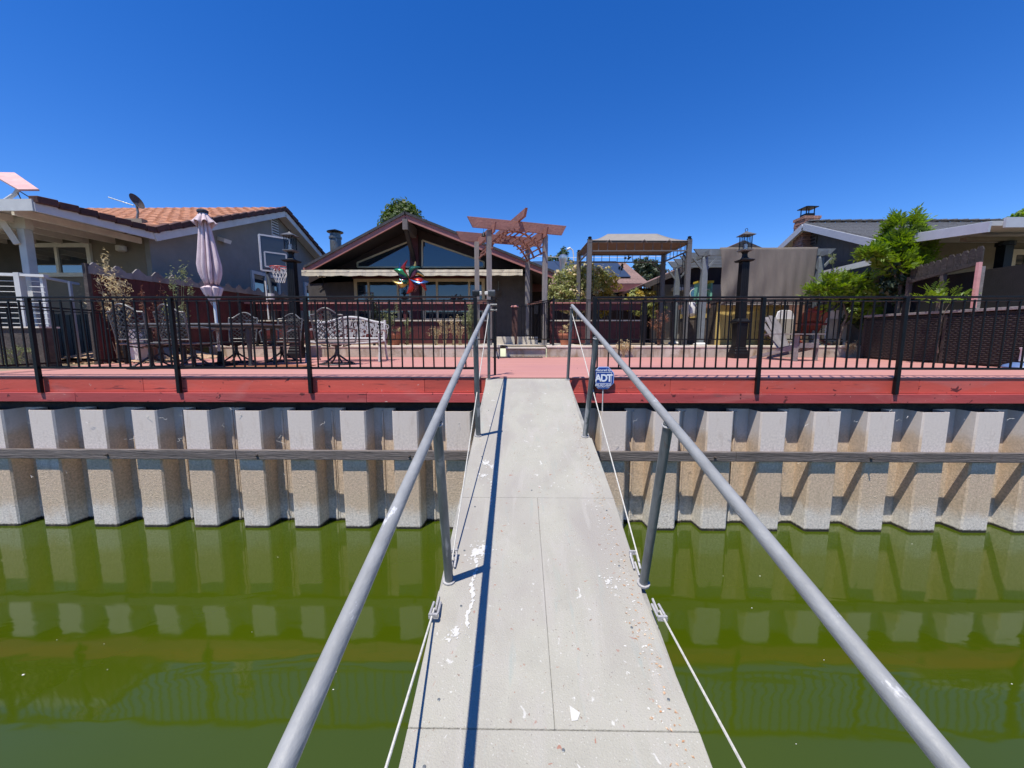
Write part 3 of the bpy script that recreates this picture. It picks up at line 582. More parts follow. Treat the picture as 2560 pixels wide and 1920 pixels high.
# gable vent
vp = P(687, 570, X=XW+.02); vt = B(); vt.box(XW, XW+.03, vp.y-.2, vp.y+.2, vp.z-.28, vp.z+.28); vo = build(vt, 'gable_vent', m_trim, lh, world=True)
for i in range(6): z = vp.z-.22+i*.088; build(B().box(XW+.03, XW+.05, vp.y-.16, vp.y+.16, z, z+.03), 'louvre', m_oldwoodd, vo, world=True)
def window(parent, axis, fixed, a0, a1, z0, z1, frame, glass, splits=(), fw=.07, depth=.06, out=1, name='window'):
    # axis 'x': window in plane y=fixed spanning x a0..a1 ; axis 'y': plane x=fixed spanning y
    def bx(b, s0, s1, zz0, zz1, d0, d1):
        if axis == 'x': b.box(s0, s1, fixed-d1, fixed-d0, zz0, zz1)
        else: b.box(fixed+d0, fixed+d1, s0, s1, zz0, zz1)
    b = B(); bx(b, a0, a1, z1-fw, z1, -.02, depth); bx(b, a0, a1, z0, z0+fw, -.02, depth); bx(b, a0, a0+fw, z0+fw, z1-fw, -.02, depth-.002); bx(b, a1-fw, a1, z0+fw, z1-fw, -.02, depth-.002)
    for s in splits: bx(b, s-fw*.35, s+fw*.35, z0+fw, z1-fw, -.01, depth-.008)
    w_ = build(b, name, frame, parent, world=True)
    e_ = [a0+fw]+list(splits)+[a1-fw]
    for s, q in zip(e_[:-1], e_[1:]):
        b = B(); bx(b, s+.01, q-.01, z0+fw-.005, z1-fw+.005, .004, .012); build(b, 'pane', glass, w_, world=True)
    return w_
zt = P(135, 605, Y=9.35).z; window(lh, 'x', 9.35, UX(103, 9.35), UX(257, 9.35), VZ(690, 9.35), VZ(605, 9.35), m_trimw, m_glass, (UX(173, 9.35),), .09)
a = P(625, 675, X=XW); b2 = P(695, 682, X=XW); window(lh, 'y', XW, a.y, b2.y, 1.35, a.z, m_trim, m_glass, (P(660, 680, X=XW).y,), .1)
a = P(758, 705, X=XW); window(lh, 'y', XW, a.y, a.y+1.2, 1.2, a.z, m_trim, m_glass, (), .12)
l1 = B(); q = P(308, 622, Y=9.3); l1.lathe([(.05, -.08), (.1, -.05), (.1, .05), (.04, .08)], (q.x, 9.25, q.z), 12); build(l1, 'wall_light', m_trimw, lh, smooth=True, world=True)
l1 = B(); q = P(322, 574, Y=9.3); l1.tube([(q.x, 9.3, q.z), (q.x, 9.15, q.z)], .05, 10); build(l1, 'flood_light', m_black, lh, world=True)
q = P(552, 601, X=XW); l1 = B(); l1.obox((XW+.1, q.y, q.z), (.1, 0, -.03), (0, .14, 0), (.02, 0, .05)); build(l1, 'flood_light', m_trim, lh, world=True)
pc = P(82, 501, X=XL)
# patio cover
build(B().box(-22, UX(96, 9.3), 9.25, 9.33, 0, zE+.2), 'dark_wall_sheet', mat('dark_patio_wall', (.05, .042, .034), .8, 0, .2, 3, .2), lh, world=True)  # dark brown sheet in front of the left part of the beige wall
lpc = thing('patio_cover', 'white patio cover of the left house with braced post', 'patio cover', (-9, 7, -.02))
pz = pc.z; py = pc.y
build(B().slab([(-18, py+.1, pz-.02), (XL, py+.1, pz-.02), (XL, 9.3, zE+.02), (-18, 9.3, zE+.02)], .05), 'roof_deck', m_trim, lpc, world=True)
build(B().bar((XL, py, pz-.10), (XL, 9.25, zE-.10), .04, .15), 'fascia', m_trim, lpc, world=True)
build(B().box(-18, XL, py-.02, py+.02, pz-.17, pz+.02), 'fascia', m_trim, lpc, world=True)
for a, b_ in along((XL, py, pz+.02), (XL, 9.2, zE+.02), 7): build(B().bar(a+(b_-a)*.02, b_-(b_-a)*.02+Vector((0, 0, .02)), .16, .12), 'edge_tile', m_tiledk, lpc, world=True, bevel=.012)
pcx = UX(98, 7.5)
for i in range(9): x = XL-.5-i*.62; build(B().bar((x, py+.1, pz-.14), (x, 9.3, zE-.16), .05, .13), 'rafter', m_trimw, lpc, world=True)
build(B().box(-16, UX(118, 7.55), 7.45, 7.58, VZ(568, 7.5), VZ(540, 7.5)), 'beam', m_trimw, lpc, world=True)
build(B().box(pcx-.07, pcx+.07, 7.44, 7.58, -.1, VZ(568, 7.5)), 'post', m_trim, lpc, world=True, bevel=.008)
build(B().bar((UX(38, 7.3), 7.3, VZ(525, 7.3)), (UX(78, 7.42), 7.42, VZ(606, 7.42)), .09, .09), 'brace', m_trimw, lpc, world=True)
# cable railing of the left neighbour
cr = thing('cable_railing', 'white cable railing of the left neighbour beneath the patio cover', 'railing', (-9, 7.2, 0))
zr = VZ(676, 7.2)
build(B().bar((-13, 6.9, zr+.03), (UX(70, 7.2), 7.2, zr-.06), .09, .05), 'rail_cap', m_trim, cr, world=True)
build(B().box(UX(70, 7.2)-.05, UX(70, 7.2)+.05, 7.15, 7.25, -.1, zr-.02), 'post', m_trim, cr, world=True)
build(B().bar((UX(72, 7.2), 7.2, zr-.06), (UX(136, 7.2), 7.2, zr-.08), .08, .045), 'rail_cap', m_trim, cr, world=True)
build(B().box(UX(130, 7.25)-.025, UX(130, 7.25)+.025, 7.2, 7.26, -.1, zr-.1), 'post', m_trim, cr, world=True)
build(B().bar((UX(136, 7.3), 7.3, zr-.10), (UX(212, 7.9), 7.9, zr-.13), .05, .04), 'rail_cap', m_trim, cr, world=True)
build(B().box(UX(189, 7.6)-.02, UX(189, 7.6)+.02, 7.6, 7.64, -.1, zr-.12), 'post', m_trim, cr, world=True)
for i in range(12):
    z = zr-.17-i*.095; build(B().tube([(-13, 6.9, z+.04), (UX(70, 7.2), 7.2, z)], .006, 5), 'cable', m_trim, cr, world=True)
    build(B().tube([(UX(92, 7.2), 7.2, z), (UX(130, 7.2), 7.2, z-.01)], .005, 5), 'cable', m_trim, cr, world=True)
lw = thing('concrete_block_wall', 'dark stained low wall with pale cap at the left neighbour bank', 'wall', (-10, 6.6, -.3))
build(B().box(-14, UX(112, 6.7), 6.65, 6.9, -.4, VZ(820, 6.7)), 'wall_body', m_oldwoodd, lw, world=True); build(B().box(-14, UX(112, 6.7)+.02, 6.62, 6.93, VZ(820, 6.7), VZ(816, 6.7)), 'cap', m_conctop, lw, world=True)
m_darkb2 = mat('dark_teal_board', (.022, .030, .029), .7, 0, .4, 8, .3, rnd=.5)
# red plank fence with scalloped tops between the lots
rf = thing('plank_fence', 'dark red plank fence with scalloped grey top boards beside the grey house', 'fence', (-7.9, 8, GZ))
yy = 7.35; first = None; XR = -7.9
pln = B(); pln.box(-.012, .012, 0, .142, 0, 1.0); 
while yy < 14.2:
    zt_ = 1.84+.02*(yy-7.3)
    build(B().box(XR-.012, XR+.012, yy+.002, yy+.143, -.1 if yy < 9.7 else GZ, zt_-.10+random.uniform(-.01, .01)), 'plank', m_dkred, rf, world=True); yy += .145
yy = 7.3
while yy < 14.1:
    zt_ = 1.80+.02*(yy-7.3); pts = [(yy, zt_-.14), (yy, zt_-.02), (yy+.05, zt_+.03), (yy+.1, zt_+.075), (yy+.15, zt_+.075), (yy+.2, zt_+.03), (yy+.3, zt_-.03), (yy+.42, zt_-.02), (yy+.42, zt_-.14)]
    build(B().prism(pts, 'x', XR+.014, XR+.04), 'scallop_board', m_oldwood, rf, world=True); yy += .425
for y in (7.3, 9.2, 11.2, 13.2): build(B().box(XR-.035, XR+.035, y-.035, y+.035, -.2, 1.84), 'post', m_oldwoodd, rf, world=True)
dpn = thing('dark_panel', 'dark slatted panel behind the left side fence above the soil mound', 'panel', (-8.7, 8.3, 0))
x = -9.9
while x < -8.0: build(B().box(x, x+.1, 8.28, 8.31, .05, .98+random.uniform(-.02, .02)), 'slat', m_darkb2, dpn, world=True); x += .115
build(B().box(-9.9, -8.0, 8.32, 8.36, .0, .95), 'backing', m_darkb2, dpn, world=True)
# dishes
sd1 = thing('flat_satellite_antenna', 'flat pinkish satellite internet antenna on the left patio roof', 'antenna', P(25, 505, Y=7.1))
q0, q1, q2, q3 = P(-20, 431, Y=6.9), P(30, 430, Y=6.9), P(97, 474, Y=7.1), P(62, 474, Y=6.6)
q0, q1, q2, q3 = P(-30, 430, Y=7.2), P(36, 431, Y=7.35), P(97, 473, Y=7.0), P(45, 473, Y=6.8)
build(B().slab([q0, q3, q2, q1], .03), 'antenna_panel', mat('pink_plastic', (.62, .36, .32), .5), sd1, world=True)
build(B().tube([P(10, 503, Y=7.1), P(38, 485, Y=7.1), P(46, 472, Y=7.1), P(43, 458, Y=7.1)], .03, 8), 'mast', m_trim, sd1, world=True, smooth=True)
build(B().tube([P(44, 475, Y=7.1), P(85, 500, Y=7.1)], .008, 6), 'brace', m_oldwoodd, sd1, world=True); build(B().tube([P(44, 480, Y=7.1), P(54, 502, Y=7.1)], .008, 6), 'brace', m_oldwoodd, sd1, world=True)
c0 = P(338, 505, X=-9.3); sd2 = thing('satellite_dish', 'small dark satellite dish on the clay tile roof', 'satellite dish', (c0.x, c0.y, c0.z-.3))
dd = B(); prof = [(.001, 0), (.12, .012), (.22, .04), (.28, .07), (.285, .075), (.22, .05), (.12, .022), (.001, .01)]
dd.lathe(prof, n=20); o = build(dd, 'dish', m_oldwoodd, sd2, smooth=True, loc=(0, 0, .3)); o.rotation_euler = (R(66), R(12), R(88)); o.scale = (.66, .66, .66)
build(B().tube([(0.02, 0, .28), (.04, 0, .05), (0, 0, -.1)], .025, 8), 'mast', m_galvpost, sd2); build(B().tube([(-.05, 0, .22), (-.55, -.1, .38)], .012, 6), 'feed_arm', m_galvpost, sd2)

# ================================================================== BROWN HOUSE
HY = 14.0; RY = 12.9
bh = thing('brown_house', 'dark brown gabled house with cream windows and rust coloured fascia', 'house', (-3, HY, GZ))
A0 = P(1014, 533, Y=RY); L0 = P(762, 668, Y=RY); R0 = P(1388, 681, Y=RY)
xl, xr = UX(778, HY), UX(1330, HY)
def roofz(x, d=0): 
    return (A0.z+(x-A0.x)*(A0.z-L0.z)/(A0.x-L0.x) if x < A0.x else A0.z+(x-A0.x)*(R0.z-A0.z)/(R0.x-A0.x))-d
gwl = B(); gwl.prism([(xl, GZ), (xl, roofz(xl, .12)), (A0.x, A0.z-.14), (xr, roofz(xr, .12)), (xr, GZ)], 'y', HY, HY+.15); build(gwl, 'gable_wall', m_brown2, bh, world=True)
gab = B(); zg = VZ(671, HY); gab.prism([(xl+.05, zg), (xl+.05, roofz(xl+.05, .14)), (A0.x, A0.z-.16), (xr-.05, roofz(xr-.05, .14)), (xr-.05, zg)], 'y', HY-.03, HY-.002); build(gab, 'gable_panel', m_brown, bh, world=True)
build(B().box(xr-.15, xr, HY+.15, 22, GZ, roofz(xr, .15)), 'side_wall', m_brown, bh, world=True)
m_shingled = mat('dark_shingle', (.05, .05, .055), .95, 0, .35, 12, .5, 60)
for a, b_ in ((L0, A0), (A0, R0)):
    q = [(a.x, RY-.10, a.z+.03), (b_.x, RY-.10, b_.z+.03), (b_.x, 23, b_.z+.03), (a.x, 23, a.z+.03)]
    build(B().slab(q, .07), 'roof', m_shingled, bh, world=True)
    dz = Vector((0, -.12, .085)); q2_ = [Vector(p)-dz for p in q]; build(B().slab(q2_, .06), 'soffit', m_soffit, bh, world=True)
    build(B().bar(Vector((a.x, RY-.03, a.z-.12)), Vector((b_.x, RY-.03, b_.z-.12)), .05, .19), 'fascia', m_rust, bh, world=True)
build(B().box(A0.x-.08, A0.x+.08, RY-.12, HY, A0.z-.52, A0.z-.2), 'ridge_beam', mat('grey_brown_trim', (.13, .11, .10), .7), bh, world=True)
cx0, cx1 = UX(1032, HY), UX(1053, HY)
build(B().box(cx0, cx1, HY-.1, HY-.035, GZ, A0.z-.4), 'centre_post', m_dkred, bh, world=True)
build(B().bar((A0.x, RY, A0.z-.5), ((cx0+cx1)/2, HY-.1, A0.z-1.25), .12, .12), 'brace', m_soffit, bh, world=True)
# trapezoid windows
def trap(us):
    pts = [(P(u, v, Y=HY-.05).x, P(u, v, Y=HY-.05).z) for u, v in us]; cx = sum(p[0] for p in pts)/len(pts); cz = sum(p[1] for p in pts)/len(pts)
    w_ = B()
    for i in range(len(pts)):
        a, b_ = pts[i], pts[(i+1) % len(pts)]; w_.bar((a[0], HY-.055, a[1]), (b_[0], HY-.055, b_[1]), .05, .05, up=(0, 1, 0))
    w_ = build(w_, 'window', m_cream, bh, world=True); g_ = B(); g_.prism(pts, 'y', HY-.045, HY-.035); build(g_, 'pane', m_glassb, w_, world=True)
trap([(894, 668), (894, 657), (1030, 601), (1030, 668)]); trap([(1056, 668), (1056, 601), (1210, 655), (1210, 668)])
z1_, z0_ = VZ(697, HY), VZ(803, HY)
for u0, u1, sp_ in ((893, 1034, (UX(928, HY), UX(1000, HY))), (1060, 1213, (UX(1096, HY), UX(1175, HY)))):
    window(bh, 'x', HY-.03, UX(u0, HY), UX(u1, HY), z0_, z1_, m_cream, m_glassb, sp_, .10, .06)
for i in range(9): x = UX(940+i*5, HY); 
build(B().box(UX(888, HY), UX(1217, HY), HY-.04, HY-.012, z1_, z1_+.12), 'header', m_dkred, bh, world=True)
# flue
fq = P(840, 625, Y=16); fl2 = B(); fl2.lathe([(.21, -.6), (.21, .42), (.24, .42), (.24, .5), (.20, .5), (.20, .62), (.1, .64)], (fq.x, 16, fq.z), 16); fo = build(fl2, 'flue', m_galvpost, bh, smooth=True, world=True)
cap = B(); cap.lathe([(.30, .66), (.31, .69), (.0, .80)], (fq.x, 16, fq.z), 16); build(cap, 'flue_cap', m_black, fo, world=True)
q = P(1246, 735, Y=HY); build(B().box(q.x-.1, q.x+.1, HY-.08, HY, q.z-.1, q.z+.1), 'meter_box', m_oldwoodd, bh, world=True); build(B().tube([(q.x, HY-.03, q.z), (q.x, HY-.03, 2.4)], .015, 6), 'conduit', m_galvpost, bh, world=True)
q = P(803, 690, Y=HY-.1); 
for dx in (-.06, .09): build(B().obox((q.x+dx, HY-.1, q.z), (.05, 0, 0), (0, .05, -.02), (0, .01, .03)), 'flood_light', m_trimw, bh, world=True)
build(B().tube([(q.x, HY-.04, q.z-.05), (q.x+.05, HY-.03, q.z-.3), (q.x-.15, HY-.03, q.z-.45)], .012, 6), 'wire', m_oldwoodd, bh, world=True)
build(B().bar((UX(1320, 13.2), 13.2, 2.55), (UX(1320, 13.6), 13.6, GZ), .03), 'downpipe', m_oldwood, bh, world=True)
# dark entry recess to the right of the gable wall
build(B().box(xr, xr+1.6, 16.5, 16.6, GZ, 2.6), 'entry_wall', m_brown, bh, world=True)
q = P(1316, 737, Y=15.5); build(B().lathe([(.02, .1), (.12, .0), (.0, -.06)], (q.x, 15.5, q.z), 12), 'ceiling_lamp', m_candle, bh, world=True)
# awning
aw = thing('awning', 'cream and brown striped retractable awning under the brown gable', 'awning', (-3, 13.3, 2.5))
ax0, ax1 = UX(766, 12.85), UX(1306, 12.85); za, zb = VZ(672, 12.85), VZ(689, 12.85)
nst = 5
for i in range(nst):
    y0_ = 13.9-(13.9-12.8)*i/nst; y1_ = 13.9-(13.9-12.8)*(i+1)/nst; h0 = za+.12-(.17)*i/nst; h1 = za+.12-.17*(i+1)/nst
    build(B().slab([(ax0, y1_, h1), (ax1, y1_, h1), (ax1, y0_, h0), (ax0, y0_, h0)], .012), 'stripe', m_awn if i % 2 == 0 else m_awnd, aw, world=True)
# wavy valance in three narrow bands
def valance(z0f, z1f, m):
    b = B(); n = 120; v = []
    for i in range(n+1):
        x = ax0+(ax1-ax0)*i/n; y = 12.79+.012*math.sin(x*9)+.01*math.sin(x*23); v += [(x, y, z0f(x)), (x, y, z1f(x)), (x, y+.006, z0f(x)), (x, y+.006, z1f(x))]
    f = [k for i in range(n) for k in ((4*i, 4*i+1, 4*i+5, 4*i+4)[::-1], (4*i+2, 4*i+3, 4*i+7, 4*i+6))]; b.add(v, f); build(b, 'valance', m, aw, world=True)
zt_ = za-.04; hh = (zt_-zb)
valance(lambda x: zt_-hh*.38, lambda x: zt_+.01, m_awn); valance(lambda x: zt_-hh*.5, lambda x: zt_-hh*.38, m_awnd)
valance(lambda x: zt_-hh*(.95+.12*abs(math.sin(x*5))), lambda x: zt_-hh*.5, m_awn)
# red railing of the house terrace
rr = thing('terrace_railing', 'dark red board terrace railing with faded cap in front of the brown house', 'railing', (-3, 11.5, GZ))
Yr = 11.5
def rail_run(x0, x1):
    build(B().box(x0, x1, Yr-.06, Yr+.08, VZ(759, Yr), VZ(755, Yr)), 'cap_rail', m_pinkcap, rr, world=True)
    n = max(1, round((x1-x0)/2.2))
    for i in range(n):
        a, b_ = x0+(x1-x0)*i/n, x0+(x1-x0)*(i+1)/n
        build(B().box(a+.003, b_-.003, Yr, Yr+.03, VZ(776, Yr), VZ(760, Yr)), 'board', m_dkred, rr, world=True)
        for j in range(3):
            zz1 = VZ(804, Yr)-j*.21; build(B().box(a+.003, b_-.003, Yr, Yr+.03, zz1-.2, zz1), 'board', m_dkred, rr, world=True)
        build(B().box(a, a+.1, Yr+.035, Yr+.13, GZ, VZ(760, Yr)), 'post', m_dkred, rr, world=True)
    build(B().box(x0, x1, Yr-.05, Yr+.05, VZ(803, Yr), VZ(800, Yr)), 'ledge', m_conctop, rr, world=True)
rail_run(UX(380, Yr), UX(1222, Yr)); rail_run(UX(1375, Yr), UX(1600, Yr))
bmx = B(); bmx.box(UX(380, Yr), UX(1222, Yr), Yr+.9, Yr+.95, GZ, .85); build(bmx, 'inner_board', m_dkred, rr, world=True)
m_darkwood = mat('dark_reddish_wood', (.06, .025, .02), .7, 0, .2, 8, .3)
for u, y in ((1290, 11.2), (1283, 11.9)):
    nw = thing('newel_post', 'brown wooden newel post by the landing steps, '+('nearer one' if y < 11.5 else 'farther one'), 'post', (UX(u, y), y, GZ))
    build(B().box(-.04, .04, -.04, .04, 0, VZ(768, y)-GZ), 'shaft', m_darkwood, nw, bevel=.006); build(B().lathe([(.07, 0), (.07, .02), (.03, .05)], (0, 0, VZ(768, y)-GZ), sq=True), 'cap', m_pinkcap, nw)

# ================================================================== BACK WING WITH SOLAR MATS
bw = thing('back_wing_house', 'low house wing with brown shingle roof and black solar pool panels behind the gazebo', 'house', (3, 17, GZ))
EY, KY = 16.0, 20.5
x0, x1 = UX(1330, EY), UX(1600, EY); ze = VZ(710, EY); zk = VZ(657, KY)
build(B().slab([(x0-3, EY, ze), (x1+.3, EY, ze), (UX(1556, KY), KY, zk), (x0-3, KY, zk)], .1), 'roof', m_shingleb, bw, world=True)
for i in range(14):
    t_ = i/14; y = EY+(KY-EY)*t_; z = ze+(zk-ze)*t_+.012; xe = x1+.3+(UX(1556, KY)-x1-.3)*t_
    build(B().slab([(x0-3, y, z+.004), (xe, y, z+.004), (xe, y+.3, z+(zk-ze)/14), (x0-3, y+.3, z+(zk-ze)/14)], .012), 'shingle_course', m_shingleb, bw, world=True)
build(B().box(x0-3, x1, EY-.04, EY, ze-.3, ze-.02), 'fascia', mat('maroon_fascia', (.17, .06, .055), .6), bw, world=True)
build(B().box(x0-3, x1+1, EY+.6, EY+.7, GZ, ze-.1), 'wall', m_brown, bw, world=True)
for k, (ua, ub) in enumerate(((1368, 1420), (1421, 1500), (1501, 1572))):
    def rp(u, tt): 
        y = EY+(KY-EY)*tt; return Vector((UX(u+(-30 if tt > .5 else 0), y), y, ze+(zk-ze)*tt+.10))
    build(B().slab([rp(ua, .18), rp(ub, .18), rp(ub-8, .97), rp(ua-8, .97)], .03), 'solar_panel', m_solar, bw, world=True)
q = P(1408, 650, Y=18); build(B().lathe([(.16, -.9), (.16, -.1), (.2, 0), (.2, .15), (.12, .22), (.0, .26)], (q.x, 18, q.z), 14), 'roof_vent', m_steel, bw, smooth=True, world=True)
window(bw, 'x', EY+.6, UX(1525, EY+.6), UX(1557, EY+.6), VZ(765, EY+.6), VZ(727, EY+.6), m_trimw, m_glass, (), .08)
# right wing: gable facing the canal, behind the grey pergola
rwg = thing('right_wing_house', 'dark gabled house wing with grey lower wall behind the grey pergola', 'house', (6.5, 14, GZ))
gy = 13.2; pts = [P(1600, 716, Y=gy+1.2), P(1690, 668, Y=gy), P(1850, 612, Y=gy)]
gx0, gx1 = P(1612, 712, Y=gy).x, UX(2000, gy); pk_ = P(1860, 600, Y=gy)
zl, zp = P(1612, 708, Y=gy).z, pk_.z; xpk = pk_.x; zrr = P(2030, 690, Y=gy).z
build(B().prism([(gx0+.5, GZ), (gx0+.5, zl+.1), (xpk, zp-.15), (xpk+3, zl+.1), (xpk+3, GZ)], 'y', gy+.7, gy+.85), 'gable_wall', m_brown, rwg, world=True)
build(B().box(gx0+.5, xpk+3, gy+.6, gy+.69, GZ, VZ(712, gy+.6)), 'lower_wall', m_grey, rwg, world=True)
for a, b_ in (((gx0, zl), (xpk, zp)), ((xpk, zp), (xpk+3.3, zl))):
    build(B().slab([(a[0], gy, a[1]), (b_[0], gy, b_[1]), (b_[0], 22, b_[1]), (a[0], 22, a[1])], .08), 'roof', m_shingleb, rwg, world=True)
    build(B().bar((a[0], gy-.02, a[1]-.1), (b_[0], gy-.02, b_[1]-.1), .05, .16), 'fascia', m_oldwoodd, rwg, world=True)

# ================================================================== RIGHT NEIGHBOUR
XQ = 8.3
rh = thing('taupe_house', 'taupe sided house with grey shingle roof and pale fascia at the right', 'house', (12, 12, GZ))
aR = P(2010, 557, X=XQ); eR = P(2195, 598, X=XQ); yA2, zA2, yE2, zE2 = aR.y, aR.z, eR.y, eR.z; yF2 = 2*yA2-yE2
build(B().prism([(yE2+.3, GZ), (yE2+.3, zE2+.05), (yA2, zA2-.12), (yF2-.3, zE2+.05), (yF2-.3, GZ)], 'x', XQ+.4, XQ+.5), 'gable_wall', m_rsid, rh, world=True)
build(B().slab([(XQ, yE2, zE2), (30, yE2, zE2), (30, yA2, zA2), (XQ, yA2, zA2)], .09), 'roof', m_shingleg, rh, world=True)
build(B().slab([(XQ, yA2, zA2), (30, yA2, zA2), (30, yF2, zE2), (XQ, yF2, zE2)], .09), 'roof', m_shingleg, rh, world=True)
for i in range(22):
    t_ = i/22; y = yE2+(yA2-yE2)*t_; z = zE2+(zA2-zE2)*t_; build(B().slab([(XQ+.02, y-.01, z+.016), (24, y-.01, z+.016), (24, y+.12, z+.02+(zA2-zE2)/22*.8), (XQ+.02, y+.12, z+.02+(zA2-zE2)/22*.8)], .012), 'shingle_course', m_shingleg, rh, world=True)
for i in range(26): x = XQ+.1+i*.3; build(B().bar((x, yA2, zA2+.04), (x+.27, yA2, zA2+.055), .22, .03), 'ridge_cap', m_shingleg, rh, world=True)
m_pf = mat('pale_blue_grey_fascia', (.40, .42, .46), .6, 0, .08, 4, .05)
for p, q in (((XQ-.02, yE2, zE2), (XQ-.02, yA2, zA2)), ((XQ-.02, yA2, zA2), (XQ-.02, yF2, zE2))):
    build(B().bar(Vector(p)+Vector((0, 0, -.11)), Vector(q)+Vector((0, 0, -.11)), .04, .17), 'fascia', m_pf, rh, world=True)
    build(B().slab([Vector(p)+Vector((0, 0, -.12)), Vector(p)+Vector((.42, 0, -.12)), Vector(q)+Vector((.42, 0, -.12)), Vector(q)+Vector((0, 0, -.12))], .03), 'soffit', m_trimw, rh, world=True)
pR = P(2480, 552, X=XQ); fy = pR.y; fz_ = pR.z
rpc = thing('patio_cover', 'pale patio cover of the right house on a dark post', 'patio cover', (9, 8, GZ))
build(B().slab([(XQ, fy, fz_), (30, fy, fz_), (30, yE2, zE2), (XQ, yE2, zE2)], .08), 'roof_deck', m_trim, rpc, world=True)
build(B().bar((XQ-.02, fy, fz_-.1), (XQ-.02, yE2, zE2-.1), .04, .17), 'fascia', m_pf, rpc, world=True)
build(B().box(XQ+.2, 30, fy-.04, fy, fz_-.12, fz_+.05), 'gutter', m_pf, rpc, world=True)
build(B().box(XQ+.35, 30, 8.0, 8.12, 2.35, fz_-.1), 'beam', m_rsidx, rpc, world=True)
build(B().box(XQ+.1, 30, 9.6, 9.72, GZ, zE2-.05), 'back_wall', m_rsidx, rpc, world=True)
pxr = UX(2480, 8.1); build(B().box(pxr-.08, pxr+.08, 8.02, 8.18, GZ-.3, 2.34).lathe([(.14, 2.27), (.14, 2.34)], (pxr, 8.1, 0), 12), 'post', m_black, rpc, world=True)
window(rpc, 'x', 9.6, UX(2465, 9.6), UX(2545, 9.6), GZ+.1, VZ(628, 9.6), m_trimw, m_glass, (UX(2500, 9.6),), .12, name='patio_door')
# side awning strip under the gable and louvre vent
a = P(2043, 686, X=XQ-.1); b_ = P(2215, 646, X=XQ-.1); build(B().bar((XQ-.05, a.y, a.z), (XQ-.05, b_.y, b_.z), .06, .13), 'side_gutter', m_trim, rh, world=True)
vq = P(2030, 597, X=XQ+.38); vv = build(B().box(XQ+.36, XQ+.40, vq.y-.2, vq.y+.2, vq.z-.2, vq.z+.22), 'gable_vent', m_rsid, rh, world=True)
for i in range(4): build(B().box(XQ+.34, XQ+.36, vq.y-.16, vq.y+.16, vq.z-.17+i*.095, vq.z-.13+i*.095), 'louvre', m_soffit, vv, world=True)
# brick chimney
c1 = P(1952, 560, X=XQ+.15); c2_ = P(2008, 552, X=XQ+.15)
ch = thing('brick_chimney', 'stacked reddish brick chimney with black spark cap on the taupe house', 'chimney', (XQ+.5, (c1.y+c2_.y)/2, GZ))
cy0, cy1 = 12.2, 12.62; cx_0, cx_1 = XQ+.12, XQ+.56; ctop = P(1975, 542, X=XQ+.15, ).z
ctop = VZ(552, 12.3)
build(B().box(cx_0+.03, cx_1-.03, cy0+.03, cy1-.03, GZ, ctop-.03), 'core', m_brick, ch, world=True)
bk = B(); z = GZ+1.6; k = 0
while z < ctop:
    hgt = random.uniform(.05, .075); y = cy0-(k % 2)*.1
    while y < cy1:
        e_ = min(y+random.uniform(.18, .34), cy1); 
        if e_-max(y, cy0) > .02:
            dpt = random.uniform(0, .03); bk.box(cx_0-dpt, cx_0+.1, max(y, cy0)+.004, e_-.004, z, z+hgt-.01)
        y = e_
    x = cx_0
    while x < cx_1:
        e_ = min(x+random.uniform(.18, .3), cx_1); dpt = random.uniform(0, .03); bk.box(x+.004, e_-.004, cy0-dpt, cy0+.1, z, z+hgt-.01); x = e_
    z += hgt; k += 1
stuff(build(bk, 'bricks', m_brick, ch, world=True))
build(B().box(cx_0-.03, cx_1+.03, cy0-.03, cy1+.03, ctop, ctop+.08), 'crown', m_brick, ch, world=True)
cc = B(); cmx, cmy = (cx_0+cx_1)/2, (cy0+cy1)/2
cc.box(cmx-.13, cmx+.13, cmy-.13, cmy+.13, ctop+.08, ctop+.18)
for sx in (-1, 1):
    for sy in (-1, 1): cc.box(cmx+sx*.115-.01, cmx+sx*.115+.01, cmy+sy*.115-.01, cmy+sy*.115+.01, ctop+.18, ctop+.34)
cc.lathe([(.19, .34), (.19, .36), (.06, .41)], (cmx, cmy, ctop), sq=True); build(cc, 'spark_cap', m_black, ch, world=True)
# dog-eared fence between right lots
m_darkboard = mat('dark_aged_board', (.04, .033, .03), .85, 0, .4, 8, .5, 30)
df = thing('dog_eared_fence', 'dark weathered dog-eared fence on posts, one post painted pink, at the right', 'fence', (8.2, 8, GZ))
a0_, a1_ = P(2279, 668, X=8.2), P(2462, 612, X=8.2)
n = 11
for i in range(n):
    t0 = i/n; y0_ = a0_.y+(a1_.y-a0_.y)*t0; y1_ = a0_.y+(a1_.y-a0_.y)*(i+1)/n; z = a0_.z+(a1_.z-a0_.z)*t0+random.uniform(-.015, .015); lo, hi = min(y0_, y1_)+.004, max(y0_, y1_)-.004; m_ = (hi-lo)*.25
    build(B().prism([(lo, z-.30), (lo, z-.05), (lo+m_, z), (hi-m_, z), (hi, z-.05), (hi, z-.30)], 'x', 8.19, 8.215), 'picket_board', m_darkboard, df, world=True)
build(B().bar((8.18, a0_.y, a0_.z-.3), (8.18, a1_.y, a1_.z-.3), .05, .06), 'rail', m_darkboard, df, world=True)
for u, m_ in ((2360, m_oldwoodd), (2452, m_oldwood), (2277, m_oldwoodd)):
    q = P(u, 700, X=8.22); build(B().box(8.16, 8.24, q.y-.03, q.y+.03, 0, a0_.z-.2), 'post', m_, df, world=True)
q = P(2445, 700, X=8.14); build(B().box(8.10, 8.158, q.y-.02, q.y+.03, 1.02, a1_.z-.30), 'pink_post', mat('pink_post_paint', (.55, .27, .25), .6), df, world=True)
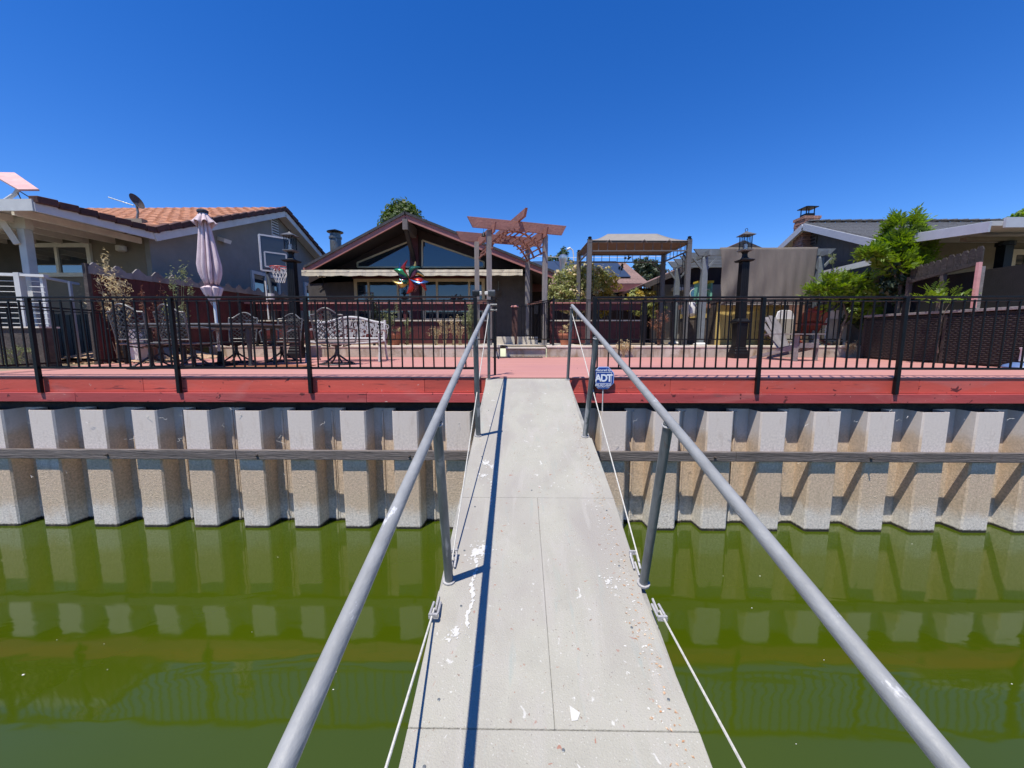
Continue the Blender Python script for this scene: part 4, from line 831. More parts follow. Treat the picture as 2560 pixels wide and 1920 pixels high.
# black board stands in for the shaded interior seen through the fence gap
build(B().box(8.5, 8.6, 6.6, 9.4, 0, 1.72), 'inner_board', mat('gap_shade_black', (.008, .007, .007), .9, 0, .4), df, world=True)
rrl = thing('iron_fence', 'short black iron railing under the right patio cover', 'fence', (9.5, 7.9, GZ))
fence_panel(rrl, (8.75, 7.9, 0), (11.5, 7.9, 0), .8, VZ(716, 7.9), .11)

# black wicker boxes along the right deck side with timber cap
wk = thing('wicker_storage_box', 'long black wicker storage box with grey timber cap, farther one on the deck', 'storage box', (8.2, 8.6, 0))
wk2 = thing('wicker_storage_box', 'long black wicker storage box with grey timber cap, nearer one at the right frame edge', 'storage box', (8.2, 7.0, 0))
def wicker(t, y0, y1):
    X0 = 8.12
    build(B().box(X0+.02, X0+.45, y0, y1, 0.02, .93), 'body', m_wick, t, world=True)
    for y in (y0+.02, y1-.02): build(B().box(X0-.012, X0+.03, y-.03, y+.03, 0, .92), 'frame_post', m_wickl, t, world=True)
    b = B(); nv = int((y1-y0)/.055)
    for j in range(24):
        z = .05+j*.0345
        for i in range(nv):
            ya = y0+.05+(y1-y0-.1)*i/nv; yb = ya+(y1-y0-.1)/nv; k = .012 if (i+j) % 2 else 0
            b.add([(X0-k, ya, z), (X0-.012+k, yb, z), (X0-.012+k, yb, z+.024), (X0-k, ya, z+.024), (X0+.02, ya, z), (X0+.02, yb, z), (X0+.02, yb, z+.024), (X0+.02, ya, z+.024)], [(0, 3, 2, 1), (0, 1, 5, 4), (3, 7, 6, 2)])
    stuff(build(b, 'weave', m_wickl, t, world=True))
    build(B().box(X0-.03, X0+.5, y0, y1, .95, 1.0), 'cap_board', m_oldwood, t, world=True, bevel=.006)
wicker(wk, 7.75, 9.45); wicker(wk2, 5.9, 7.70)
tp = thing('toy_stand', 'small white and blue pedestal at the right edge of the deck', 'pedestal', P(2555, 922, Z=.0))
build(B().lathe([(.05, .12), (.045, .3), (.06, .32), (.06, .34)], n=12), 'stem', m_plast, tp, smooth=True); build(B().lathe([(.2, 0), (.22, .03), (.2, .06), (.1, .1)], n=16), 'base', mat('blue_plastic', (.12, .2, .4), .4), tp, smooth=True)

# ================================================================== ARBOR
fl0 = P(1223, 700, Y=9.95); fr0 = P(1362, 700, Y=10.45)
ar_c = Vector(((fl0.x+fr0.x)/2, (9.95+10.45)/2, GZ)); arot = math.atan2(10.45-9.95, fr0.x-fl0.x); aw_ = (fr0-fl0).length
ab = thing('arbor', 'reddish wooden garden arbor with arched lattice over the steps', 'arbor', ar_c, arot)
hw = aw_/2; dp = 1.25; zt = VZ(574, 9.95)-GZ
# in local space: x across, y away
for x in (-hw, hw):
    for y in (0, dp): build(B().box(x-.055, x+.055, y-.055, y+.055, 0, zt-.02), 'post', m_arbg, ab, bevel=.006)
for y in (-.075, dp+.075):
    build(B().prism([(-hw-.55, zt+.24), (-hw-.42, zt+.0), (hw+.42, zt+.0), (hw+.55, zt+.24)], 'y', y-.022, y+.022), 'beam', m_arb, ab, bevel=.004)
for x in (-hw, 0, hw):
    zz = zt-.10 if x else zt+.235; sx_ = .075 if x < 0 else -.075
    build(B().prism([(-.34, zz+.2), (-.24, zz), (dp+.24, zz), (dp+.34, zz+.2)], 'x', x+sx_-.02, x+sx_+.02) if x else B().prism([(-.62, zz+.17), (-.50, zz), (dp+.5, zz), (dp+.62, zz+.17)], 'x', -.03, .03), 'cross_beam', m_arb, ab, bevel=.004)
def arc(t_): a = math.pi*(.12+.76*t_); return (-math.cos(a)*hw*1.0, zt-.78+math.sin(a)*.82)
for y in (.12, dp/2, dp-.12):
    ps = [arc(i/14) for i in range(15)]; b = B()
    for a, c_ in zip(ps[:-1], ps[1:]): b.bar((a[0], y, a[1]), (c_[0], y, c_[1]), .035, .055, up=(0, 1, 0))
    build(b, 'arch_rib', m_arb, ab)
for i in range(15):
    x, z = arc(i/14); build(B().bar((x, -.12, z+.035), (x, dp+.12, z+.035), .035, .022), 'arch_slat', m_arb, ab)
for sx in (-1, 1):
    build(B().bar((sx*hw, .0, 1.15), (sx*hw, dp, 1.15), .04, .05), 'side_rail', m_arb, ab)
bell = thing('hanging_bell', 'small dark bell hanging inside the left arbor post', 'bell', P(1209, 588, Y=10.4))
build(B().lathe([(.01, .08), (.03, .05), (.05, 0), (.06, -.03)], n=12), 'bell_body', m_black, bell, smooth=True); build(B().tube([(0, 0, .08), (0, 0, .3)], .004, 5), 'cord', m_black, bell)

# flood lamp cluster on gangway side
for i, (u, v) in enumerate(((1190, 733), (1229, 733))):
    Y_ = 4.95 if i == 0 else 5.05
    q = P(u, v, Y=Y_+.02); s = thing('solar_lamp', 'small solar lamp on the fence '+('just left of' if i == 0 else 'directly above')+' the end of the left handrail', 'lamp', q)
    r1 = B(); r1.obox((0, 0, 0), (.045, 0, 0), (0, .03, .01), (0, -.01, .036)); build(r1, 'housing', m_castlt if i else m_castdk, s, bevel=.01)
    r1 = B(); r1.obox((.05 if i == 0 else -.065, 0, .0), (.022, 0, 0), (0, .02, 0), (0, 0, .022)); build(r1, 'lens', m_trimw, s, bevel=.008)
    build(B().tube([(0, 0, -.03), (.0, 0, -.09)], .01, 8), 'bracket', m_black, s)
# dark strap post of the second fence end by the gangway
ep = thing('iron_post', 'black iron end post beside the top of the left handrail with clamps', 'post', (UX(1237, 5.3), 5.3, 0))
build(B().box(-.015, .015, -.015, .015, .0, .9), 'shaft', m_black, ep)
for z in (.86, .93): build(B().tube([(-.06, 0, z), (.03, 0, z)], .018, 8), 'clamp', m_castlt, ep)

# ================================================================== LAMP POSTS
def lamp_post(x, y, label):
    t = thing('lamp_post', label, 'lamp post', (x, y, 0), 0, 'black garden lamp posts at the back of the deck')
    build(B().lathe([(.16, 0), (.16, .12), (.148, .14), (.148, .19), (.13, .21), (.13, .25), (.12, .27)], sq=True), 'base', m_black, t, bevel=.008)
    build(B().lathe([(.115, .27), (.125, .82)], sq=True), 'pedestal', m_black, t, bevel=.008)
    build(B().lathe([(.14, .82), (.155, .84), (.155, .87), (.12, .90), (.105, .93)], sq=True), 'moulding', m_black, t, bevel=.005)
    col = B().lathe([(.092, .93), (.084, 2.22)], sq=True)
    build(col, 'column', m_black, t, bevel=.01)
    for s in range(4):
        for k in (-1, 0, 1):
            fb = B().bar((k*.045, -.094, .98), (k*.042, -.086, 2.15), .016, .010, up=(0, 1, 0)); build(fb, 'flute', m_black, t, rot=(0, 0, s*math.pi/2))
    build(B().lathe([(.13, 2.22), (.155, 2.245), (.155, 2.26), (.07, 2.29), (.045, 2.33), (.04, 2.40), (.06, 2.45)], sq=True), 'capital', m_black, t)
    ln = build(B().lathe([(.10, 2.45), (.125, 2.47), (.125, 2.49)], sq=True), 'lantern', m_castlt, t)
    for sx in (-1, 1):
        for sy in (-1, 1): build(B().bar((sx*.093, sy*.093, 2.49), (sx*.093, sy*.093, 2.80), .010), 'corner_bar', m_black, ln)
    gl_ = bpy.data.materials.get('lantern_glass')
    if not gl_:
        gl_ = bpy.data.materials.new('lantern_glass'); gl_.use_nodes = True; pg = gl_.node_tree.nodes['Principled BSDF']; pg.inputs['Transmission Weight'].default_value = 1; pg.inputs['Roughness'].default_value = .08; pg.inputs['Base Color'].default_value = (.8, .85, .88, 1); pg.inputs['IOR'].default_value = 1.05
    for s in range(4):
        build(B().box(-.087, .087, -.096, -.093, 2.495, 2.795), 'pane', gl_, ln, rot=(0, 0, s*math.pi/2))
        xb = B().bar((-.085, -.1, 2.5), (-.02, -.1, 2.79), .005).bar((.085, -.1, 2.5), (.02, -.1, 2.79), .005); build(xb, 'cross_bar', m_black, ln, rot=(0, 0, s*math.pi/2))
    build(B().lathe([(.045, 2.49), (.045, 2.60), (.03, 2.62)], n=12), 'candle', m_candle, ln, smooth=True)
    build(B().lathe([(.145, 2.80), (.148, 2.812), (.05, 2.87), (.025, 2.885), (.015, 2.90)], sq=True), 'lantern_roof', m_castlt, ln)
    ring = [Vector((math.cos(a)*.03, 0, 2.93+math.sin(a)*.035)) for a in [6.283*k/12 for k in range(13)]]; build(B().tube(ring, .006, 6), 'ring', m_black, ln)
    return t
lamp_post(UX(1848, 9.45), 9.45, 'black lantern lamp post in front of the shade cloth')
lamp_post(UX(741, 9.35), 9.35, 'black lantern lamp post between the basketball hoop and the bench')

# ================================================================== GAZEBO
gx = {}; gY0, gY1 = 10.3, 11.85
FLx, FRx = UX(1469, gY0), UX(1711, gY0); BLx, BRx = UX(1443, gY1), UX(1650, gY1)
gzb = thing('gazebo', 'taupe metal gazebo with a grey canvas hip canopy', 'gazebo', ((FLx+FRx)/2, 11, GZ))
gm = Vector(((FLx+FRx)/2, 11, GZ))
for x, y in ((FLx, gY0), (FRx, gY0), (BLx, gY1), (BRx, gY1)):
    b = B().box(x-.055, x+.055, y-.055, y+.055, GZ, 2.92); build(b, 'post', m_taupe, gzb, world=True, bevel=.006)
    build(B().box(x-.1, x+.1, y-.1, y+.1, GZ, GZ+.03), 'foot_plate', m_taupe, gzb, world=True)
    build(B().lathe([(.065, 0), (.065, .02), (.04, .03), (.05, .07), (.0, .09)], (x, y, 2.92), 8), 'finial', m_black, gzb, world=True)
cor = [(FLx, gY0), (FRx, gY0), (BRx, gY1), (BLx, gY1)]
for i in range(4):
    a, b_ = cor[i], cor[(i+1) % 4]
    for z in (2.87, 2.65): build(B().bar((*a, z), (*b_, z), .035, .03), 'rail', m_taupe, gzb, world=True)
    L = math.hypot(a[0]-b_[0], a[1]-b_[1]); n = int(L/.22)
    for k in range(1, n): 
        x = a[0]+(b_[0]-a[0])*k/n; y = a[1]+(b_[1]-a[1])*k/n; build(B().box(x-.007, x+.007, y-.007, y+.007, 2.66, 2.86), 'baluster', m_taupe, gzb, world=True)
for (x, y, dx, dy) in ((FLx, gY0, 0, 1), (FRx, gY0, 0, 1), (BRx, gY1, -1, 0), (BLx, gY1, 1, 0)):
    build(B().bar((x, y, 2.35), (x+dx*.35, y+dy*.35, 2.65), .025), 'brace', m_taupe, gzb, world=True)
    for k in (.07, .12): build(B().bar((x+k*(1 if x < gm.x else -1), y+.05, GZ), (x+k*(1 if x < gm.x else -1), y+.05, 2.6), .012), 'curtain_rod', m_black, gzb, world=True)
r0, r1 = Vector((UX(1512, 11.05), 11.05, 3.25)), Vector((UX(1632, 11.05), 11.05, 3.25))
c = [Vector((FLx-.04, gY0-.06, 2.90)), Vector((FRx+.04, gY0-.06, 2.88)), Vector((BRx+.04, gY1+.06, 2.90)), Vector((BLx-.04, gY1+.06, 2.90))]
cv = B(); nn = 10
def patch(b, a, b2, d, e, sag=.05, n=10, th=.0):
    v = []; f = []
    for i in range(n+1):
        for j in range(n+1):
            s_, t_ = i/n, j/n; p = a.lerp(b2, s_).lerp(e.lerp(d, s_), t_); p = p-Vector((0, 0, sag*math.sin(math.pi*t_)*.8+.0)); v.append(p)
    for i in range(n):
        for j in range(n): f.append((i*(n+1)+j, (i+1)*(n+1)+j, (i+1)*(n+1)+j+1, i*(n+1)+j+1))
    b.add(v, f)
patch(cv, c[0], c[1], r1, r0); patch(cv, c[1], c[2], r1, r1); patch(cv, c[2], c[3], r0, r1); patch(cv, c[3], c[0], r0, r0)
cvo = build(cv, 'canopy', m_canvas, gzb, smooth=True, world=True); md = cvo.modifiers.new('thick', 'SOLIDIFY'); md.thickness = .006
ln_ = B(); 
for q in ([c[0], c[1], r1, r0], [c[1], c[2], r1, r1], [c[2], c[3], r0, r1], [c[3], c[0], r0, r0]): patch(ln_, *[p-Vector((0, 0, .05)) for p in q], n=4)
build(ln_, 'canopy_lining', m_canvasd, gzb, world=True)
for u in (1515, 1600, 1660):
    x = UX(u, gY0); build(B().tube([(x-.08, gY0-.03, 2.84), (x, gY0-.06, 2.91), (x+.09, gY0-.03, 2.83)], .012, 6), 'tie_strap', m_canvas, gzb, world=True)

# ================================================================== GREY PERGOLA + SHADE CLOTH
pg = thing('pergola', 'blue grey painted pergola at the right back corner of the yard', 'pergola', (6, 11.2, GZ))
pY = 10.55; pB = 12.3; px0, px1 = UX(1751, pY), UX(2033, pY); zb_ = VZ(644, pY)
for x, y, h in ((px0, pY, zb_), (px1, pY, zb_), (px0-.0, pB, zb_), (px1, pB, zb_)):
    build(B().lathe([(.065, GZ), (.075, 1.4), (.065, h-.05), (.05, h)], (x, y, 0), sq=True), 'post', m_perg, pg, world=True, bevel=.008)
    build(B().lathe([(.13, GZ), (.13, GZ+.03), (.08, GZ+.07)], (x, y, 0), sq=True), 'base_plate', m_trim, pg, world=True)
    for s in (-1, 1): build(B().bar((x, y, h-.38), (x+s*.3, y, h-.02), .045), 'brace', m_perg, pg, world=True)
for x in (px0, px1): build(B().box(x-.03, x+.03, pY-.3, pB+.3, zb_+.0, zb_+.12), 'beam', m_perg, pg, world=True)
for i in range(5):
    y = pY+(pB-pY)*i/4; build(B().prism([(px0-.30, zb_+.20), (px0-.16, zb_+.03), (px1+.2, zb_+.03), (px1+.36, zb_+.20)], 'y', y-.025, y+.025), 'rafter', m_perg, pg, world=True)
sh = thing('shade_cloth', 'brown woven shade cloth hanging from the front of the grey pergola', 'shade cloth', (6.4, pY-.1, 2.6))
sx0, sx1 = UX(1786, pY-.1), UX(2025, pY-.1); zt1 = VZ(644, pY)+.215; zb1 = VZ(763, pY-.1)
b = B(); nx, nz = 70, 24; v = []; f = []
for i in range(nx+1):
    for j in range(nz+1):
        s_, t_ = i/nx, j/nz; x = sx0+(sx1-sx0)*s_-.04*(1-s_)*math.sin(t_*3)*(-1); fold = math.exp(-s_*3.2); 
        y = pY-.1-.10*t_-(.05*math.sin((s_*22+t_*6)+2*t_)*fold*(.3+t_))-.012*math.sin(s_*60)*(.2+t_)-.02*math.sin(s_*9+t_*2)
        x -= .10*t_*s_; x += .07*(1-s_)*math.sin(t_*2.4)*(1-t_*.2)*.4
        z = zt1+(zb1-zt1)*t_+.05*math.sin(s_*3.1)*t_*.0-.02*(1-s_)*t_
        v.append((x, y, z))
for i in range(nx):
    for j in range(nz): f.append((i*(nz+1)+j, i*(nz+1)+j+1, (i+1)*(nz+1)+j+1, (i+1)*(nz+1)+j))
b.add(v, f); o = build(b, 'cloth', m_shade, sh, smooth=True, world=True); md = o.modifiers.new('thick', 'SOLIDIFY'); md.thickness = .004
build(B().tube([(sx0, pY-.2, zb1), (sx1-.1, pY-.22, zb1)], .015, 8), 'hem_bar', m_canvas, sh, world=True)
# yellow board shed / bar under the cloth
yb = thing('yellow_board_bar', 'yellow vertical board bar counter under the shade cloth', 'bar counter', (6.4, 11.0, GZ))
x = UX(1788, 11); 
while x < UX(1945, 11): build(B().box(x+.004, x+.136, 11.0+random.uniform(0, .006), 11.03, GZ, 1.42), 'board', m_hatch, yb, world=True); x += .14
build(B().box(UX(1786, 11), UX(1950, 11), 10.95, 11.6, 1.42, 1.47), 'counter_top', m_oldwoodd, yb, world=True)
build(B().box(UX(1786, 11)+.01, UX(1950, 11), 11.04, 11.55, GZ, 1.41), 'carcass', m_oldwoodd, yb, world=True)
for k in range(9): build(B().box(UX(1882, 11), UX(1905, 11), 10.985, 10.998, .45+k*.1, .53+k*.1), 'louvre', m_hatch, yb, world=True)
gc = thing('grill_counter', 'wooden grill counter with brick red tiled top left of the yellow bar', 'counter', (5.1, 11.3, GZ))
gx_0, gx_1 = UX(1718, 11.4), UX(1768, 11.4)
build(B().box(gx_0, gx_1, 11.4, 12.0, VZ(795, 11.4), VZ(771, 11.4)), 'body', m_hatch, gc, world=True); build(B().box(gx_0-.03, gx_1+.03, 11.35, 12.05, VZ(771, 11.4), VZ(760, 11.4)), 'tile_top', m_brick, gc, world=True); build(B().box(gx_0+.02, gx_1-.02, 11.42, 12, GZ, VZ(795, 11.4)), 'cabinet', m_oldwoodd, gc, world=True)
hu = thing('painted_hutch', 'teal shelf hutch with a yellow top standing by the grey pergola post', 'shelf', (UX(1751, 12.2), 12.2, GZ))
a, b_ = UX(1738, 12.2), UX(1768, 12.2)
z1h = VZ(704, 12.2)
for x in (a, b_): build(B().box(x-.025, x+.025, 12.1, 12.4, GZ, z1h-.06), 'side', m_teal, hu, world=True)
for v_ in (724, 745, 765): build(B().box(a, b_, 12.1, 12.4, VZ(v_, 12.2)-.02, VZ(v_, 12.2)), 'shelf', m_trim, hu, world=True)
build(B().box(a-.05, b_+.05, 12.08, 12.42, z1h-.06, z1h), 'top', m_yel, hu, world=True)
sg = thing('round_sign', 'round blue sign with pale ring leaning by the hutch', 'sign', (UX(1731, 12.4), 12.4, VZ(735, 12.4)))
o = build(B().lathe([(.13, 0), (.13, .02)], n=24), 'disc', mat('slate_blue', (.06, .16, .28), .5), sg); o.rotation_euler = (R(90), 0, 0)
rg = [Vector((math.cos(a)*.145, -.01, math.sin(a)*.145)) for a in [6.283*k/24 for k in range(25)]]; build(B().tube(rg, .012, 6), 'ring', m_trim, sg)
gh = thing('grill', 'white domed kettle grill behind the iron fence', 'grill', (UX(1720, 11.1), 11.1, GZ))
build(B().lathe([(.02, 0), (.02, VZ(790, 11.1)-GZ)], n=8), 'leg', m_black, gh); build(B().lathe([(.1, VZ(792, 11.1)-GZ), (.2, VZ(785, 11.1)-GZ), (.21, VZ(772, 11.1)-GZ), (.15, VZ(756, 11.1)-GZ), (0, VZ(752, 11.1)-GZ)], n=16), 'bowl', m_plast, gh, smooth=True)
# small valance awning on the grey wall
va = thing('small_awning', 'small white scalloped awning on the grey wall behind the pergola', 'awning', (UX(1690, 13.6), 13.5, VZ(722, 13.6)))
for i in range(9): 
    x = UX(1675, 13.6)+i*.09; build(B().box(x, x+.08, 13.45, 13.7, VZ(728, 13.6)+(.02 if i % 2 else 0), VZ(720, 13.6)), 'scallop', m_plast, va, world=True)

# ================================================================== FURNITURE
def swivel_chair():
    t = thing('swivel_chair', 'x', 'chair', (0, 0, 0), 0, 'cast metal patio swivel chairs')
    m = m_castdk; ml = m_castlt
    ring = [Vector((math.cos(a)*.30, math.sin(a)*.30, .012)) for a in [6.283*k/24 for k in range(25)]]
    build(B().tube(ring, .014, 6), 'base_ring', m, t, smooth=True)
    for k in range(4):
        a = math.pi/4+k*math.pi/2; lg = B().tube([(math.cos(a)*.30, math.sin(a)*.30, .02), (math.cos(a)*.2, math.sin(a)*.2, .05), (math.cos(a)*.09, math.sin(a)*.09, .13), (0, 0, .20)], [.014, .016, .018, .02], 6); build(lg, 'leg', m, t, smooth=True)
    build(B().lathe([(.03, .16), (.045, .2), (.03, .24), (.03, .32), (.09, .34), (.1, .36)], n=10), 'swivel_column', m, t, smooth=True)
    sb_ = B(); sb_.tube([(-.2, -.16, .36), (-.12, 0, .33), (-.2, .16, .36)], .012, 6); sb_.tube([(.2, -.16, .36), (.12, 0, .33), (.2, .16, .36)], .012, 6); build(sb_, 'seat_bracket', m, t)
    st_ = B(); pts = [(-.25, -.25), (.25, -.25), (.27, 0), (.25, .25), (-.25, .25), (-.27, 0)]; st_.prism(pts, 'z', .385, .405); build(st_, 'seat', ml, t, bevel=.006)
    sr = B(); loop = [Vector((x, y, .40)) for x, y in pts+[pts[0]]]; sr.tube(loop, .016, 6); build(sr, 'seat_frame', ml, t, smooth=True)
    def bp(x, h): # back surface point: x -.25...25, h 0..1
        return Vector((x*(1+.12*h), .26+.10*h+.05*(1-(x/.26)**2), .42+h*.58))
    top = lambda x: 0.86+.14*math.cos(x/.26*math.pi/1.15)*1 if abs(x) < .2 else .80+.04*(1-abs(x)/.26)
    fr = B(); fr.tube([bp(-.25, h/6*.8) for h in range(7)], .013, 6); fr.tube([bp(.25, h/6*.8) for h in range(7)], .013, 6)
    fr.tube([bp(-.25+.5*i/16, top(-.25+.5*i/16)) for i in range(17)], .015, 6); fr.tube([bp(-.25+.5*i/8, .08) for i in range(9)], .012, 6); build(fr, 'back_frame', ml, t, smooth=True)
    lt = B(); nx_, nh = 6, 6
    for i in range(nx_):
        for j in range(nh):
            xa, xb = -.25+.5*i/nx_, -.25+.5*(i+1)/nx_; xm = (xa+xb)/2; tp_ = min(top(xa), top(xb)); ha, hb = .08+(tp_-.08)*j/nh, .08+(tp_-.08)*(j+1)/nh; hm = (ha+hb)/2
            for (p, q, c_) in (((xa, hm), (xm, hb), .25), ((xm, hb), (xb, hm), .25), ((xb, hm), (xm, ha), -.25), ((xm, ha), (xa, hm), -.25)): lt.bar(bp(*p), bp(*q), .011, .011)
    build(lt, 'back_lattice', m, t)
    for s in (-1, 1):
        am = B().tube([(s*.26, .28, .66), (s*.30, .1, .66), (s*.31, -.12, .64), (s*.30, -.22, .60), (s*.27, -.2, .40)], [.016, .018, .018, .016, .014], 6); build(am, 'arm', ml, t, smooth=True)
    return t
ch0 = swivel_chair()
def dxy(u, v): q = P(u, v, Z=0); return (q.x, q.y, 0)
spots = [(UX(372, 6.35), 6.35, R(180), 'lattice swivel chair on the near side of the dining table, left one of two'),
         (UX(480, 6.45), 6.45, R(172), 'lattice swivel chair on the near side of the dining table, right one of two'),
         (UX(588, 7.75), 7.75, R(8), 'lattice swivel chair on the table far side, right of the umbrella pole'),
         (UX(400, 7.8), 7.8, R(-6), 'lattice swivel chair on the table far side, behind the white bin'),
         (UX(702, 8.15), 8.15, R(-4), 'lattice back swivel chair behind the brown side table, left of the lamp post'),
         (UX(840, 7.25), 7.25, R(182), 'lattice back swivel chair standing in front of the white bench')]
for i, (x, y, rz, lb) in enumerate(spots):
    c_ = ch0 if i == 0 else dup(ch0)
    c_.location = (x, y, 0); c_.rotation_euler = (0, 0, rz+R(180) if False else rz); c_['label'] = lb
tb = thing('dining_table', 'long dark grey cast metal patio dining table beneath the closed umbrella', 'table', (-5.45, 7.05, 0), R(1))
build(B().box(-1.05, 1.05, -.5, .5, .70, .735), 'tabletop', m_castlt, tb, bevel=.012); build(B().box(-.98, .98, -.44, .44, .66, .699), 'apron', m_castdk, tb)
for sx in (-1, 1):
    for sy in (-1, 1): build(B().lathe([(.05, 0), (.03, .05), (.035, .3), (.05, .5), (.045, .66)], (sx*.85, sy*.35, 0), 8), 'leg', m_castdk, tb, smooth=True)
bs = thing('side_table', 'small brown metal side table between the dining table and the lamp post', 'table', (UX(686, 7.4), 7.4, 0))
build(B().box(-.36, .36, -.28, .28, .70, .725), 'tabletop', m_brownmetal, bs, bevel=.004); build(B().box(-.33, .33, -.25, .25, .33, .35), 'shelf', m_brownmetal, bs)
for sx in (-1, 1):
    for sy in (-1, 1): build(B().box(sx*.33-.015, sx*.33+.015, sy*.25-.015, sy*.25+.015, 0, .70), 'leg', m_brownmetal, bs)
o = build(B().box(-.65, .65, -.3, .3, .004, .012), 'doormat', mat('rust_brown_mat', (.25, .09, .04), .95, 0, .3, 30, .5), None, loc=(UX(670, 6.7), 6.7, 0)); tag(o, 'rust brown mat lying on the pink deck beside the side table', 'mat')
wbn = thing('white_bin', 'narrow white bin standing left of the dining table', 'bin', dxy(347, 905))
build(B().lathe([(.14, 0), (.17, .62)], sq=True), 'body', m_plast, wbn, bevel=.01); build(B().lathe([(.18, .62), (.18, .65)], sq=True), 'rim', m_plast, wbn)
for i, u in enumerate((425, 455)):
    pt = thing('flower_pot', ('grey plant pot under the dining table, left one' if i == 0 else 'dark plant pot under the dining table, right one'), 'plant pot', (UX(u, 8.9), 8.9, 0))
    build(B().lathe([(.09, 0), (.14, .26), (.155, .26), (.155, .29), (.12, .29)], n=14), 'pot', m_pots if i == 0 else m_black, pt, smooth=True)
# umbrella
um = thing('patio_umbrella', 'closed faded mauve patio umbrella standing through the dining table', 'umbrella', (UX(547, 7.05), 7.05, 0))
ZU = lambda v: VZ(v, 7.05)
lean = lambda z: -.015-.075*max(0, (z-.8)/2)      # leans a little to the left
build(B().tube([(lean(z), 0, z) for z in (0, .5, 1, 2.4)], .024, 12), 'pole', m_trim, um, smooth=True)
build(B().lathe([(.25, 0), (.25, .03), (.06, .06), (.04, .25)], n=16), 'base', m_black, um, smooth=True)
def folded(prof, nf, amp, name, seed, zs=0):
    rnd = random.Random(seed); ph = [rnd.uniform(-.3, .3) for _ in range(nf)]; am = [rnd.uniform(.6, 1.3) for _ in range(nf)]; N = nf*8; b = B(); v = []
    for (r, z, k) in prof:
        for i in range(N):
            a = 2*math.pi*i/N; fi = int(i/8); w_ = 2*abs(math.sin(math.pi*(i % 8)/8))**.6-1.25
            rr = r*.9*(1+k*amp*am[fi]*w_); tw = .25*(z-1.5)
            zz = z + (zs*am[fi]*w_*.5 if (r, z, k) == prof[-1] else 0)
            v.append((lean(z)+math.cos(a+tw)*rr, math.sin(a+tw)*rr*.9, zz))
    f = [(j*N+i, j*N+(i+1) % N, (j+1)*N+(i+1) % N, (j+1)*N+i) for j in range(len(prof)-1) for i in range(N)]; f = [q[::-1] for q in f]
    b.add(v, f); return b
prof = [(.055, ZU(528), .3), (.075, ZU(550), .7), (.10, ZU(590), 1.1), (.13, ZU(630), 1.2), (.16, ZU(660), 1.1), (.155, ZU(680), 1.0), (.13, ZU(697), .9), (.095, ZU(712), .6)]
o = build(folded(prof, 9, .42, 'canopy', 3), 'canopy', m_umb, um, smooth=True); md = o.modifiers.new('thick', 'SOLIDIFY'); md.thickness = .004
o = build(folded([(.09, ZU(712), .3), (.16, ZU(719), .9), (.12, ZU(734), 1.1), (.10, ZU(748), 1)], 6, .4, 'skirt', 5, .14), 'canopy_skirt', m_umb, um, smooth=True); md = o.modifiers.new('thick', 'SOLIDIFY'); md.thickness = .004
build(B().lathe([(.105, ZU(715)), (.107, ZU(710))], (lean(1.5), 0, 0), 20), 'tie_band', mat('mauve_strap', (.16, .08, .10), .8), um, smooth=True)
o = build(folded([(.06, ZU(527), .2), (.10, ZU(538), .4), (.17, ZU(552), .7), (.185, ZU(557), .8)], 8, .35, 'vent', 9, .10), 'vent_flap', m_umb, um, smooth=True); md = o.modifiers.new('thick', 'SOLIDIFY'); md.thickness = .004
build(B().lathe([(.085, 0), (.088, .03), (.06, .05)], (lean(2.8), 0, ZU(528)), 14), 'top_cap', m_umbdk, um)

# bench
q0, q1 = P(787, 905, Z=0), P(946, 899, Z=0)
bn = thing('garden_bench', 'white cast metal garden bench with leafy pierced back and wooden seat slats', 'bench', (UX(868, 8.2), 8.2, 0), R(4))
bwid = .70
fr = B(); top = lambda x: .80+.12*math.cos(x/bwid*math.pi/2)**2
fr.tube([(bwid*(-1+2*i/24), .3, top(bwid*(-1+2*i/24))) for i in range(25)], .028, 8); fr.tube([(-bwid, .22, .47), (bwid, .22, .47)], .022, 8)
for s in (-1, 1): fr.tube([(s*bwid, .2, .40), (s*bwid, .26, .65), (s*bwid, .31, .86)], .026, 8)
build(fr, 'back_frame', m_whitemetal, bn, smooth=True)
lf = B(); lr = random.Random(4)
for i in range(120):
    x = lr.uniform(-bwid+.05, bwid-.05); z = lr.uniform(.52, top(x)-.05); a = lr.uniform(0, 6.28); s = lr.uniform(.035, .075); y = .22+(z-.47)*.2
    c_, d_ = math.cos(a)*s, math.sin(a)*s; k = .38
    pts = [(x-c_, z-d_), (x-c_*.2+d_*k, z-d_*.2-c_*k), (x+c_, z+d_), (x-c_*.2-d_*k, z-d_*.2+c_*k)]; lf.prism(pts, 'y', y-.006, y+.006)
for i in range(16):
    x = -bwid+.09+i*.09; zz = lr.uniform(.56, .72); rg = [Vector((x+math.cos(a)*.05, .22+(zz-.47)*.2, zz+math.sin(a)*.05)) for a in [6.283*k/10 for k in range(11)]]; lf.tube(rg, .009, 5)
    lf.tube([(x, .22, .47), (x+.03, .25, .62), (x-.02, .29, top(x))], .008, 5)
stuff(build(lf, 'leaf_scrollwork', m_whitemetal, bn))
for i in range(6): build(B().box(-bwid, bwid, -.24+i*.075, -.24+i*.075+.055, .40+.012*math.cos(i), .425+.012*math.cos(i)), 'slat', m_wood, bn, bevel=.004)
build(B().tube([(bwid*(-1+2*i/12), -.27, .405-.04*math.sin(i/12*math.pi)) for i in range(13)], .02, 8), 'front_rail', m_whitemetal, bn, smooth=True)
